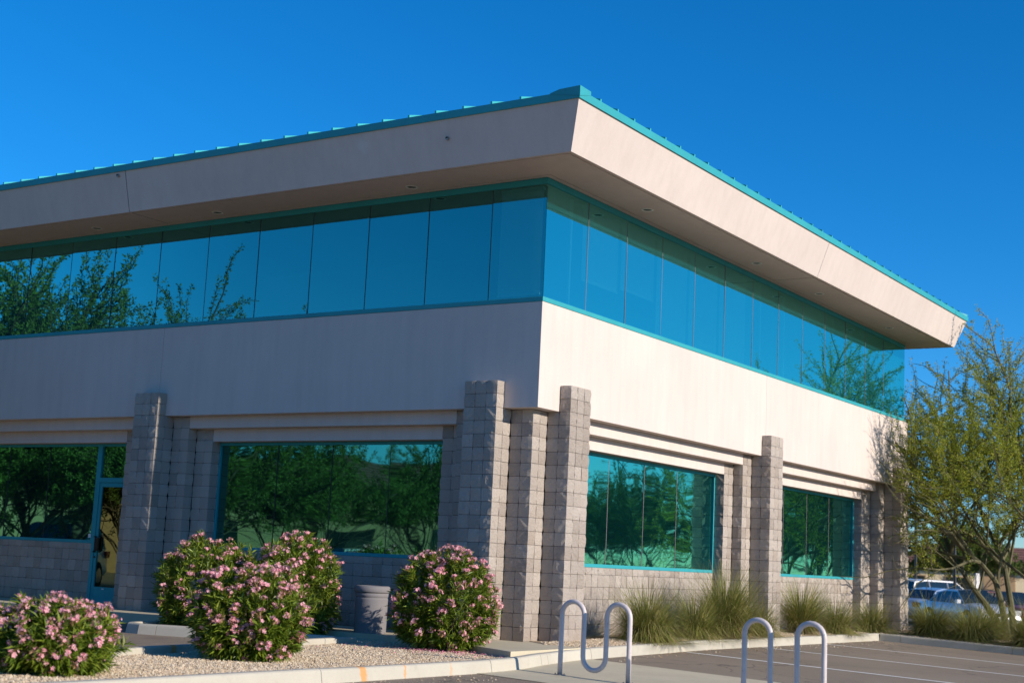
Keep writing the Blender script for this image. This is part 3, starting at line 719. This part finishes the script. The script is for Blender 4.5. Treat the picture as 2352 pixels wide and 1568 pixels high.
def flower_cluster(seed):
    r = np.random.default_rng(seed); mb = MB(); sb = MB(); n = int(r.integers(10, 18)); R_ = .052
    for i in range(n):
        d = r.normal(0, 1, 3); d[2] = abs(d[2])*.8+.15; d /= np.linalg.norm(d); c = d*R_*r.uniform(.6, 1.35)*[1.25, 1.25, .95]; s = r.uniform(.017, .025)
        nn = d+r.normal(0, .35, 3); nn /= np.linalg.norm(nn); u = np.cross(nn, [0, .3, 1]); u /= np.linalg.norm(u); v = np.cross(nn, u)
        a0 = r.uniform(0, 6)
        for k in range(5):
            a = a0+k*2*math.pi/5; e1, e2 = a-.52, a+.52
            rd = lambda t, q, hh: tuple(c+s*q*(u*math.cos(t)+v*math.sin(t))+nn*hh*s)
            mb.add([tuple(c), rd(e1, .75, .25), rd(a-.25, 1.15, .42), rd(a+.25, 1.15, .38), rd(e2, .75, .3)], [(0, 1, 2, 3, 4)])
        sb.tube([(0, 0, -.06), tuple(c*.5), tuple(c)], [.003, .0022, .0015], 3, False)
    for i in range(2):
        d = r.normal(0, 1, 3); d[2] = abs(d[2])+.6; d /= np.linalg.norm(d); sb.tube([tuple(d*.02), tuple(d*.07), tuple(d*.085)], [.0015, .0035, .001], 4)
    me = bpy.data.meshes.new('flower_cluster'); nv = len(mb.v)
    me.from_pydata(mb.v+sb.v, [], mb.f+[tuple(i+nv for i in f) for f in sb.f]); me.materials.append(M['petal']); me.materials.append(M['bud'])
    mi = [0]*len(mb.f)+[1]*len(sb.f); me.polygons.foreach_set('material_index', mi); return me
FLOW = [flower_cluster(40+i) for i in range(9)]
def oleander(label, base, wd, ht, nfl, seed, nsh=330, lean=0):
    r = np.random.default_rng(seed); t = thing('oleander_bush', label, 'bush', base, 0, 'pink oleander bushes in the gravel beds')
    # shoot tips over a lumpy dome
    n = nsh; ph = r.uniform(0, 2*math.pi, n); cz = r.uniform(-.92, 1, n)
    lump = 1+.08*np.sin(3*ph+seed)+.07*np.sin(5*ph+2.1*seed)*np.cos(2*cz)+r.normal(0, .06, n)+np.where(r.uniform(0, 1, n) < .06, r.uniform(.08, .2, n), 0)
    ca = np.sqrt(1-cz**2)**np.where(cz < 0, .45, .9); zc = ht*.46
    tip = np.stack([wd*.5*ca*np.cos(ph)*lump, wd*.5*ca*np.sin(ph)*lump, zc+np.where(cz > 0, cz*(ht-zc)*lump, cz*zc*.97)], -1)
    root = np.stack([.13*wd*np.cos(ph)*r.uniform(.2, 1, n), .13*wd*np.sin(ph)*r.uniform(.2, 1, n), np.full(n, .02)], -1)
    ax = tip-root*[1, 1, 0]-[0, 0, ht*.12]; ax /= np.linalg.norm(ax, axis=1)[:, None]; ax += [0, 0, .25]; ax /= np.linalg.norm(ax, axis=1)[:, None]
    P, D = [], []
    for i in range(n):
        k = int(r.integers(24, 36)); s = r.uniform(0, 1, k)**1.3*.42*min(wd, ht)*.62
        c = tip[i]-ax[i]*s[:, None]+r.normal(0, .012, (k, 3))
        rnd = r.normal(0, 1, (k, 3)); rnd -= ax[i]*(rnd@ax[i])[:, None]; rnd /= np.linalg.norm(rnd, axis=1)[:, None]
        P.append(c); D.append(ax[i]*r.uniform(.45, 1.1, (k, 1))+rnd*r.uniform(.5, 1.0, (k, 1))+[0, 0, -.05])
    P = np.concatenate(P); D = np.concatenate(D); P[:, 2] = np.maximum(P[:, 2], .015)
    m = len(P); L = r.uniform(.085, .15, m)
    o = link('foliage', quads_mesh('foliage', P, D, np.tile([0, 0, 1.], (m, 1))+r.normal(0, .45, (m, 3)), L, L*r.uniform(.17, .23, m)), M['oleaf'], t); o['kind'] = 'stuff'
    mb = MB()
    for i in range(0, n, 5):
        mid = (root[i]+tip[i])/2+[0, 0, ht*.1]; mb.tube([root[i], mid, tip[i]-ax[i]*.05], [.011, .007, .003], 4, False)
    link('stems', mb.mesh('stems'), M['wood'], t)
    # flowers: more of them high up and toward the light
    w_ = .35+.8*np.clip(cz, -.3, 1)+.3*ax[:, 0]-.25*ax[:, 1]; w_ = np.clip(w_, .05, None); pick = r.choice(n, nfl, False, w_/w_.sum())
    for i in pick:
        q = link('flower_cluster', FLOW[int(r.integers(len(FLOW)))], None, t, tuple(tip[i]+ax[i]*.035))
        z = Vector(ax[i]+[0, 0, .4]).to_track_quat('Z', 'Y').to_euler(); q.rotation_euler = (z.x, z.y, z.z+r.uniform(0, 6)); s = r.uniform(.52, 1.02); q.scale = (s, s, s)
    return t
oleander('low pink-flowering oleander bush at the left edge, nearest the camera on the gravel', (.20, -8.70, .05), 1.10, .65, 135, 3, 400)
oleander('pink-flowering oleander bush beside the entrance pillar, farthest left against the block wall', (-5.05, -1.55, .06), 1.50, 1.33, 100, 5, 480)
oleander('pink-flowering oleander bush in front of two others, between the kerbs of the gravel island', (-.24, -5.56, .05), 1.18, 1.07, 155, 8, 460)
oleander('tall pink-flowering oleander bush standing left of the concrete trash can', (-3.46, -1.34, .06), 1.38, 1.38, 135, 12, 480)
oleander('round pink-flowering oleander bush right of the trash can, before the corner pillar', (-.40, -1.47, .06), 1.30, 1.30, 185, 15, 500)
# fallen petals
r = rng; n = 520; a = r.uniform(0, 6.28, n); d = np.abs(r.normal(0, .55, n))+.1
px_, py_ = -.3+d*np.cos(a)*1.5+.25, -1.95+d*np.sin(a)*.8; k = inpoly(px_, py_, isl); px_, py_ = px_[k], py_[k]; n = len(px_)
P = np.stack([px_, py_, np.full(n, .085)+r.uniform(0, .01, n)], -1); D = np.concatenate([r.normal(0, 1, (n, 2)), r.normal(0, .2, (n, 1))], 1)
o = link('fallen_petals', quads_mesh('fallen_petals', P, D, np.tile([0, 0, 1.], (n, 1))+r.normal(0, .3, (n, 3)), r.uniform(.02, .034, n), r.uniform(.016, .024, n)), M['fallen'])
o['kind'] = 'stuff'; o['label'] = 'scattered pink petals fallen on the gravel under the round bush'; o['category'] = 'petals'

# ------------------------------------------------------------------ ornamental grasses
def grass_mesh(seed, H, W, n, droop):
    r = np.random.default_rng(seed); K = 5
    a = r.uniform(0, 2*math.pi, n); lean = np.abs(r.normal(0, 1, n))**.75*W/H*1.0; L = H*r.uniform(.65, 1.25, n)
    bx = np.stack([np.cos(a), np.sin(a)], -1)*r.uniform(0, .24, (n, 1))*W; out = np.stack([np.cos(a+r.normal(0, .5, n)), np.sin(a+r.normal(0, .5, n))], -1)
    V = np.zeros((n, K, 2, 3)); wd = r.uniform(.008, .015, n)
    p = np.concatenate([bx, np.zeros((n, 1))], 1); ang = np.clip(lean*.62, 0, 1.15)+r.uniform(0, .15, n); dr = droop*r.uniform(.5, 1.5, n)*(.3+lean)
    side = np.stack([-out[:, 1], out[:, 0], np.zeros(n)], -1)
    for k in range(K):
        t = k/(K-1); w_ = wd*(1-t*.9)
        V[:, k, 0] = p-side*w_[:, None]*.5; V[:, k, 1] = p+side*w_[:, None]*.5
        d = np.stack([out[:, 0]*np.sin(ang), out[:, 1]*np.sin(ang), np.cos(ang)], -1)
        p = p+d*(L/(K-1))[:, None]+r.normal(0, .008, (n, 3)); ang = np.clip(ang+dr, 0, 2.2)
    V[..., 2] = np.maximum(V[..., 2], .004)
    b = (2*K*np.arange(n))[:, None, None]; q = np.array([(2*k, 2*k+1, 2*k+3, 2*k+2) for k in range(K-1)])[None]
    return mesh_np('blades', V.reshape(-1, 3), [(b+q).reshape(-1, 4)])
def grass(label, loc, H, W, n, seed, droop=.40, dry=.35):
    t = thing('ornamental_grass', label, 'grass clump', loc, 0, 'ornamental grass clumps in the gravel'); t['kind'] = 'thing'
    o = link('blades', grass_mesh(seed, H, W, n, droop), M['grass'], t); o['kind'] = 'stuff'
    o = link('dry_blades', grass_mesh(seed+100, H*.62, W*1.1, int(n*dry), droop*1.9), M['straw'], t); o['kind'] = 'stuff'
grass('wide green grass clump under the first window right of the corner, nearest the bicycle rack', (.50, 2.75, .16), .98, 1.19, 2550, 1)
grass('low yellowish grass clump between two taller clumps under the first right window', (.52, 4.45, .17), .88, 0.94, 1530, 2)
grass('tallest grass clump, right under the first window beside the middle block pillar', (.48, 5.75, .19), 1.22, 1.12, 2550, 3, .3)
grass('small dry tuft at the foot of the middle block pillar on the right wall', (.52, 7.1, .19), .75, 0.88, 850, 4, .35, .8)
grass('upright grass clump just right of the middle block pillar', (.45, 9.35, .19), 1.02, 0.78, 1700, 5, .3)
grass('spreading grass clump under the second right window', (.55, 10.95, .18), .82, 1.06, 1700, 6)
grass('shaded grass clump at the foot of the end pillar by the kerb corner', (.55, 13.1, .16), .85, 1.00, 1530, 7)
grass('grass clump behind the kerb corner, left of the parked sedan', (1.75, 13.55, .14), .95, 1.19, 2210, 8)
grass('grass clump behind the far kerb, in front of the silver car', (2.7, 13.2, .12), .92, 1.25, 2210, 9)
grass('large dark green grass clump behind the far kerb at the right edge', (4.05, 13.1, .08), 1.0, 1.44, 2890, 10)
grass('grass clump around the foot of the palo verde trunks', (2.35, 15.6, .12), .95, 1.25, 2040, 11)
grass('grass clump leaning over the far kerb, cut by the right picture edge', (5.3, 13.4, .05), .95, 1.38, 2210, 12)

# ------------------------------------------------------------------ trees
def tree_geo(seed, H, spread, trunks, kids=(4, 5, 5, 5), leafL=(.022, .045), per=34, up=(.25, .10, .12, .16), lens=(.30, .34, .24, .16), twig_droop=0, lowz=.14, fork=.38, maxr=99, clip=None):
    r = np.random.default_rng(seed); r2 = np.random.default_rng(seed+500); mb = MB(); LP, LD = [], []
    def nz(v): return v/(np.linalg.norm(v)+1e-9)
    def grow(p, d, L, rad, lev):
        if clip and lev >= 1 and p[0] < clip[0] and p[1] < clip[1]: return
        if lev >= 1 and math.hypot(p[0], p[1]) > maxr*(.75, .75, .88, .95)[lev]: return
        n = 5 if lev < 2 else 4; pts = [p]; ds = []
        for i in range(n):
            d = nz(d+r.normal(0, .13+.03*lev, 3)+np.array([0, 0, up[min(lev, 3)]])*(.5 if lev else .25)); p = p+d*L/n; pts.append(p); ds.append(d)
        mb.tube(pts, [rad*(1-.55*i/n) for i in range(n+1)], (8, 6, 4, 3, 3)[lev], False)
        if lev < 3:
            for c in range(kids[lev]):
                t = r.uniform(fork if lev == 0 else .38, 1.0) if c else 1.0; i = min(int(t*n), n-1); q = pts[i]+(pts[i+1]-pts[i])*(t*n-i)
                az = r.normal(0, 1, 3); az -= ds[i]*(az@ds[i]); az = nz(az); an = r.uniform(.38, .95) if c else r.uniform(.05, .4)
                cdir = nz(ds[i]*math.cos(an)+az*math.sin(an)*[spread, spread, .8]+[0, 0, up[lev]*.5])
                grow(q, cdir, H*lens[lev+1]*r.uniform(.7, 1.2), rad*(.62 if c == 0 else .42), lev+1)
        if lev >= 2:
            m = per if lev == 3 else int(per*.8); s = r2.uniform(.12, 1.08, m)*n; ii = np.clip(s.astype(int), 0, n-1); fr = (s-ii)[:, None]
            A = np.array(pts); q = A[ii]*(1-fr)+A[ii+1]*fr; dd = np.array(ds)[ii]
            rv = r2.normal(0, 1, (m, 3)); LP.append(q+rv*.018); LD.append(dd*.7+rv*.75+[0, 0, -twig_droop])
    for k in range(trunks):
        a = 2*math.pi*k/trunks+r.uniform(-.5, .5) if trunks > 1 else 0; tl = .42 if trunks > 1 else .08
        grow(np.array([math.cos(a)*.13, math.sin(a)*.13, -.1]), nz(np.array([math.cos(a)*tl, math.sin(a)*tl, 1.])), H*lens[0], H*.0115*(1 if trunks > 1 else 1.7), 0)
    P = np.concatenate(LP); D = np.concatenate(LD); k = (P[:, 2] > lowz*H) & (np.hypot(P[:, 0], P[:, 1]) < maxr*r.uniform(.9, 1.08, len(P))); k &= ~((P[:, 0] < clip[0]) & (P[:, 1] < clip[1])) if clip else True; P, D = P[k], D[k]; m = len(P)
    top = P[:, 2].max(); sc = H/top
    L = r.uniform(*leafL, m)
    lm = leaf_quads('crown', P*sc, D, r.normal(0, 1, (m, 3)), L, L*r.uniform(.35, .55, m))
    mb.v = [tuple(np.array(v)*sc) for v in mb.v]
    return mb.mesh('trunk'), lm
def tree(label, loc, meshes, lm, bm, rz=0, sc=1, group=None, name='palo_verde_tree'):
    t = thing(name, label, 'tree', loc, rz, group); t.scale = (sc,)*3
    link('trunk', meshes[0], bm, t); o = link('crown', meshes[1], lm, t); return t
G1 = tree_geo(24, 8.0, 1.35, 4, (7, 7, 9), per=115, leafL=(.035, .07), up=(.15, .03, .06, .14), fork=.5, maxr=3.4, lowz=.16, clip=(-1.85, -.7))
tree('airy yellow-green palo verde tree behind the far kerb, at the right edge of the picture', (2.25, 18.2, .05), G1, M['pvleaf'], M['pvbark'], 0)
G2 = tree_geo(5, 6.4, 1.35, 3, (6, 6, 7), per=60, leafL=(.06, .12), lowz=.40)
G3 = tree_geo(9, 8.0, 1.1, 3, (6, 6, 7), per=110, leafL=(.05, .09))
grp = 'parking lot trees mirrored in the windows'
for lb, x, y, rz, sc, g_ in (
    ('tall mesquite mirrored in the upstairs panes at the far left', -20.4, -6.9, .3, 1.34, G3),
    ('mesquite mirrored in the upstairs panes, right of the tallest reflection', -16.6, -7.4, 2.2, 1.14, G3),
    ('mesquite mirrored at the left picture edge in the window beside the door', -19.6, -4.4, 1.2, .85, G2),
    ('mesquite mirrored in the glass above the door', -15.2, -5.2, 2.7, .8, G2),
    ('mesquite mirrored in the left part of the wide ground floor window', -14.5, -10.0, 4.0, .82, G2),
    ('mesquite mirrored in the middle of the wide ground floor window', -12.6, -13.4, 5.2, .80, G2),
    ('mesquite mirrored at the right end of the wide ground floor window', -9.6, -16.0, 2.9, .72, G2),
    ('mesquite mirrored in the first ground floor window of the sunny wall', 11.2, 26.0, 1.0, .95, G2),
    ('mesquite mirrored low in the second ground floor window of the sunny wall', 7.4, 31.0, 3.3, .95, G2),
    ('mesquite mirrored deep in the first window of the sunny wall', 16.5, 29.5, 0.2, .95, G2)):
    tree(lb, (x, y, ga(x, y)), g_, M['dkleaf'], M['bark'], rz, sc, grp, 'mesquite_tree')
G4 = tree_geo(33, 5.0, 1.3, 3, (5, 5, 6), per=60, leafL=(.10, .18), lowz=.42)
for lb, x, y, rz, sc in (
    ('green tree behind the parked cars, close to the end of the building', -15.5, 60.0, 0, 1.0),
    ('green tree behind the parked cars, in front of the cream house', -11.0, 63.0, 2, 1.05),
    ('green tree right of the cream house gable, behind the red car', -6.0, 66.0, 4, .95),
    ('green tree farthest left behind the parked cars, beside the first lamp post', -19.5, 64.0, 5, 1.1)):
    tree(lb, (x, y, ga(x, y)), G4, M['dkleaf'], M['bark'], rz, sc, 'trees behind the parked cars', 'street_tree')

# ------------------------------------------------------------------ trash can, racks
tc = thing('trash_can', 'round grey concrete trash can between the oleander bushes', 'trash can', (-2.38, -.70, .06))
link('body', MB().lathe([(.20, 0), (.235, .0), (.242, .03), (.247, .60), (.247, .612), (.240, .618), (.240, .632), (.248, .638), (.252, .70)], 40).mesh('body'), M['can'], tc, smooth=True)
link('rim', MB().lathe([(.16, .72), (.235, .705), (.262, .70), (.272, .715), (.275, .75), (.268, .785), (.25, .80), (.18, .80), (.165, .79), (.16, .60)], 40).mesh('rim'), M['can'], tc, smooth=True)
def bike_rack(label, x0, y0, sp=.318, top=.925, rad=.0305):
    z0 = ga(x0, y0)+.006; t = thing('bicycle_rack', label, 'bicycle rack', (x0, y0, z0), 0, 'wave bicycle racks on the concrete pad')
    R_ = sp/2; pts = [(0, 0, .0)]+[(0, 0, z) for z in (.2, .45, .65)]
    zc = top-R_-rad
    pts += [(R_-R_*math.cos(a), 0, zc+R_*math.sin(a)) for a in np.linspace(0, math.pi, 13)]
    zl = .06+R_+rad; pts += [(sp, 0, .5)]
    pts += [(sp+R_-R_*math.cos(a), 0, zl-R_*math.sin(a)) for a in np.linspace(0, math.pi, 13)]
    pts += [(2*sp, 0, .5)]
    pts += [(2*sp+R_-R_*math.cos(a), 0, zc+R_*math.sin(a)) for a in np.linspace(0, math.pi, 13)]
    zend = -.03*3*sp; pts += [(3*sp, 0, .65), (3*sp, 0, .35), (3*sp, 0, zend)]
    link('tube', MB().tube(pts, rad, 16).mesh('tube'), M['rack'], t, smooth=True)
    for x, z in ((0, 0), (3*sp, zend)):
        f = link('foot_plate', MB().lathe([(.001, 0), (.075, 0), (.075, .008), (.036, .010), (.032, .014)], 20, (x, 0)).mesh('foot_plate'), M['steel'], t, (0, 0, z-.001))
        for a in range(4): link('bolt', MB().tube([(x+.056*math.cos(a*1.57+.6), .056*math.sin(a*1.57+.6), .008), (x+.056*math.cos(a*1.57+.6), .056*math.sin(a*1.57+.6), .024)], .008, 6).mesh('bolt'), M['steel'], f)
bike_rack('grey tube bicycle rack with two hoops, whole in view before the corner', 2.12, -2.55)
bike_rack('grey tube bicycle rack cut off by the bottom edge, right of the other rack', 4.56, -2.55)

# ------------------------------------------------------------------ parked cars
def m_car(name, c, metal=.3):
    g = NG(name); p = g.pos(); d = g.noise(p, 3, 4)
    col = g.mix(g.ramp(d, [(.45, (0, 0, 0)), (.8, (.25, .25, .25))]), c, (.25, .21, .17))
    b = g.bsdf(col, .32, metal, None, .5); b.inputs['Coat Weight'].default_value = .7; b.inputs['Coat Roughness'].default_value = .06; return g.m
M['carglass'] = m_plain('car_window', (.012, .02, .02), .05, spec=.9); M['tyre'] = m_plain('tyre_rubber', (.018, .018, .018), .85)
M['rim'] = m_plain('wheel_alloy', (.45, .45, .46), .3, .8); M['redlamp'] = m_plain('tail_lamp', (.45, .015, .02), .15); M['headlamp'] = m_plain('head_lamp', (.75, .75, .75), .08, .5)
def car(label, loc, rz, paint, kind='sedan', group='cars parked beyond the building'):
    t = thing('parked_car', label, 'car', loc, rz, group)
    if kind == 'sedan':
        L, W, hood, belt, rf_ = 4.7, 1.80, .88, .95, 1.45
        top = [(-2.33, .70), (-2.28, .92), (-1.62, 1.00), (-.85, .97), (.95, .95), (1.15, .96), (1.9, .84), (2.25, .70), (2.34, .55)]
        roof = [(-1.62, .985), (-.95, 1.36), (-.45, 1.45), (.35, 1.44), (1.15, .955)]
        posts = (-.95, .02, .35)
    else:
        L, W, hood, belt, rf_ = 4.9, 1.95, 1.1, 1.15, 1.80
        top = [(-2.42, .80), (-2.40, 1.12), (-1.6, 1.15), (-.85, 1.15), (.95, 1.13), (1.25, 1.12), (2.05, 1.05), (2.36, .92), (2.44, .6)]
        roof = [(-2.38, 1.14), (-2.12, 1.70), (-1.5, 1.80), (.35, 1.78), (1.25, 1.125)]
        posts = (-1.25, -.15, .55)
    rings = []
    for x, z in top:
        e = abs(x)/(L/2); w_ = W/2*(1-.20*max(0, e-.72)**2*12*.28); zb = .22 if e < .9 else .32
        rings.append([(x, -w_*.90, zb), (x, -w_, .45 if z > .6 else .42), (x, -w_, z*.72), (x, -w_*.93, z-.02), (x, -w_*.55, z+.02), (x, 0, z+.03), (x, w_*.55, z+.02), (x, w_*.93, z-.02), (x, w_, z*.72), (x, w_, .45 if z > .6 else .42), (x, w_*.90, zb)])
    body = link('body', MB().loft(rings, True, True).mesh('body'), paint, t, smooth=True); bevel(body, .02, 1)
    def gh(x, z, in_=0): 
        k = (z-belt)/(rf_-belt); return W/2*(.93-.20*max(0, k))-in_
    rr = [[(x, -gh(x, z)*.98, z), (x, -gh(x, z)*.5, z+.03*(z > belt+.2)), (x, gh(x, z)*.5, z+.03*(z > belt+.2)), (x, gh(x, z)*.98, z)] for x, z in roof]
    mb = MB()
    mb.loft(rr[1:4], False, False)                                        # roof skin
    link('roof', mb.mesh('roof'), paint, t, smooth=True)
    zb = belt-.01
    for i0, nm in ((0, 'rear_window'), (3, 'windscreen')):
        a, b = rr[i0], rr[i0+1]; link(nm, MB().loft([a, b], False, False).mesh(nm), M['carglass'], t, smooth=True)
    for s in (-1, 1):
        def pt(x, z, o=0): return (x, s*(gh(x, z)*.98+o), z)
        pr = [pt(roof[0][0]+.12, zb), pt(roof[1][0]+.06, roof[1][1]-.03), pt(roof[2][0], roof[2][1]-.05), pt(roof[3][0], roof[3][1]-.05), pt(roof[4][0]-.1, zb)]
        fr = [pt(roof[0][0], zb-.04, .0), pt(*roof[1]), pt(*roof[2]), pt(*roof[3]), pt(roof[4][0], zb-.04, .0)]
        mb = MB(); mb.add(pr+fr, [(0, 1, 6, 5), (1, 2, 7, 6), (2, 3, 8, 7), (3, 4, 9, 8), (4, 0, 5, 9)]); link('pillar_trim', mb.mesh('pillar_trim'), paint, t)
        mb = MB(); mb.add([tuple(np.array(p)-[0, s*.012, 0]) for p in pr], [(0, 1, 2, 3, 4)]); link('side_window', mb.mesh('side_window'), M['carglass'], t)
        mb = MB()
        for x in posts[:2]:
            zt_ = np.interp(x, [p[0] for p in roof], [p[1] for p in roof])-.04; mb.tube([(x, s*(gh(x, zb)*.98), zb), (x-.02, s*(gh(x, zt_)*.98), zt_)], .03, 4)
        link('door_pillar', mb.mesh('door_pillar'), paint, t)
        for x in (-L*.285, L*.295):
            wh = link('wheel', MB().tube([(x, s*(W/2-.21), .33), (x, s*(W/2-.20), .33), (x, s*(W/2+.012), .33), (x, s*(W/2+.02), .33)], [.31, .335, .335, .31], 24).mesh('wheel'), M['tyre'], t)
            link('rim', MB().tube([(x, s*(W/2-.05), .33), (x, s*(W/2+.022), .33), (x, s*(W/2+.03), .33)], [.22, .215, .08], 14).mesh('rim'), M['rim'], wh)
            link('wheel_arch', MB().tube([(x, s*(W/2-.25), .345), (x, s*(W/2+.004), .345)], .385, 24).mesh('wheel_arch'), M['tyre'], t)
        zt0 = top[1][1]; link('tail_lamp', MB().box(-L/2-.015, -L/2+.22, min(s*W*.30, s*W*.487), max(s*W*.30, s*W*.487), zt0-.24, zt0-.05).mesh('tail_lamp'), M['redlamp'], t)
        link('head_lamp', MB().box(L/2-.30, L/2-.05, min(s*W*.27, s*W*.475), max(s*W*.27, s*W*.475), hood-.26, hood-.10).mesh('head_lamp'), M['headlamp'], t)
        link('mirror', MB().box(roof[4][0]-.35, roof[4][0]-.2, min(s*W*.49, s*W*.58), max(s*W*.49, s*W*.58), belt, belt+.14).mesh('mirror'), paint, t)
    link('grille', MB().box(L/2-.08, L/2+.008, -W*.24, W*.24, hood-.36, hood-.22).mesh('grille'), M['black'], t)
    link('number_plate', MB().box(-L/2-.02, -L/2+.05, -.17, .17, hood-.30, hood-.16).mesh('number_plate'), M['white'], t)
    return t
PB, PW, PS, PR, PD = m_car('blue_grey_paint', (.34, .44, .60)), m_car('white_paint', (.85, .85, .84), 0), m_car('silver_paint', (.74, .75, .77), .3), m_car('dark_red_paint', (.28, .02, .025)), m_car('dark_blue_paint', (.03, .06, .15))
def vd(x, y, D):     # point on the lot along a photo direction at horizontal distance D
    d = F+R*(x-1176)/3281.97-U*(y-784)/3281.97; k = D/math.hypot(d[0], d[1]); p = CAM+d*k; return (p[0], p[1], ga(p[0], p[1]))
car('blue-grey sedan parked nearest, its tail against the building edge', vd(2152, 1380, 64), math.radians(70), PB)
car('white sport utility vehicle parked behind the blue-grey sedan', vd(2158, 1370, 73), math.radians(58), PW, 'suv')
car('silver sedan with its front toward the camera, between the blue sedan and the tree trunk', vd(2222, 1385, 60), math.radians(-42), PS)
car('dark blue sedan seen past the silver car, behind the tree trunks', vd(2262, 1385, 70), math.radians(-42), PD)
car('dark red sedan at the right, half hidden by the tree trunks', vd(2316, 1392, 62), math.radians(-38), PR)
car('white sport utility vehicle mirrored in the window beside the door', (-22.5, -8.4, 0), math.radians(60), PW, 'suv', 'cars mirrored in the windows')
car('silver sedan mirrored in the wide ground floor window', (-19.0, -17.0, 0), math.radians(100), PS, 'sedan', 'cars mirrored in the windows')

# ------------------------------------------------------------------ houses, posts
M['cream'] = m_plain('cream_render', (.78, .64, .40), .9, var=.06, vs_=1); M['tile'] = m_plain('brown_roof_tile', (.20, .095, .075), .85, var=.3, vs_=3)
M['tanwall'] = m_plain('tan_wall', (.42, .28, .15), .9)
def house(label, loc, rz, L, W, H, ridge, wins, wall='cream'):
    t = thing('house', label, 'house', loc, rz)
    link('wall', MB().box(-L/2, L/2, 0, W, -.9, H).mesh('wall'), M[wall], t)
    mb = MB(); e = .6; mb.add([(-L/2-e, -e, H), (L/2+e, -e, H), (L/2+e, W+e, H), (-L/2-e, W+e, H), (-L/2+W*.35, W/2, ridge), (L/2-W*.35, W/2, ridge)], [(0, 1, 5, 4), (1, 2, 5), (2, 3, 4, 5), (3, 0, 4), (3, 2, 1, 0)])
    rf2 = link('roof', mb.mesh('roof'), M['tile'], t)
    for k in range(1, 9):
        f = k/9; q = lambda a, b: tuple(a[i]*(1-f)+b[i]*f for i in range(3))
        a, b = q((-L/2-e, -e, H+.03), (-L/2+W*.35, W/2, ridge+.03)), q((L/2+e, -e, H+.03), (L/2-W*.35, W/2, ridge+.03))
        link('tile_course', MB().tube([a, b], .06, 4).mesh('tile_course'), M['tile'], rf2)
    for x0, x1, z0, z1 in wins:
        w_ = link('window', MB().box(x0-.08, x1+.08, -.05, .02, z0-.08, z1+.08).mesh('window'), M['tanwall'], t)
        link('pane', MB().box(x0, x1, -.06, -.04, z0, z1).mesh('pane'), M['carglass'], w_)
    link('door', MB().box(-.9, 1.2, -.04, .02, -.4, 2.1).mesh('door'), M['tanwall'], t)
    return t
hp = vd(2290, 1350, 105)
house('cream house with a brown tiled roof beyond the parked cars', (hp[0], hp[1], hp[2]+.45), math.radians(24), 14, 8, 2.4, 4.0, [(-6.2, -4.8, .4, 1.7), (-3.4, -1.8, .4, 1.7), (2.4, 3.6, .3, 1.7), (4.8, 6.2, .3, 1.7)])
o = house('cream low building across the lot, mirrored in the wide ground floor window', (-31, -33, 0), math.radians(138), 44, 12, 4.2, 6.0, [(-18+6*i, -15.5+6*i, .8, 2.6) for i in range(6)], 'tanwall')
def post(label, loc, h_, name='lamp_post', sign=False):
    t = thing(name, label, 'sign' if sign else 'post', loc)
    link('pole', MB().tube([(0, 0, -.1), (0, 0, h_)], .045 if sign else .07, 10).mesh('pole'), M['black'] if not sign else M['steel'], t)
    if sign: link('panel', MB().box(-.02, .02, -.23, .23, h_-.62, h_).mesh('panel'), M['white'], t)
    else:
        link('base', MB().lathe([(.2, -.1), (.2, .5), (.14, .55)], 14).mesh('base'), M['can'], t); link('lamp_head', MB().box(-.28, .28, -.15, .15, h_, h_+.16).mesh('lamp_head'), M['black'], t)
post('dark lamp post rising behind the white vehicle roof, left of the other post', vd(2103, 1350, 74), 8.5)
post('dark lamp post between the white vehicle and the cream house', vd(2193, 1350, 66), 8.5)
post('small white sign on a thin post left of the tree trunk', vd(2245, 1350, 62), 2.15, 'sign_post', True)
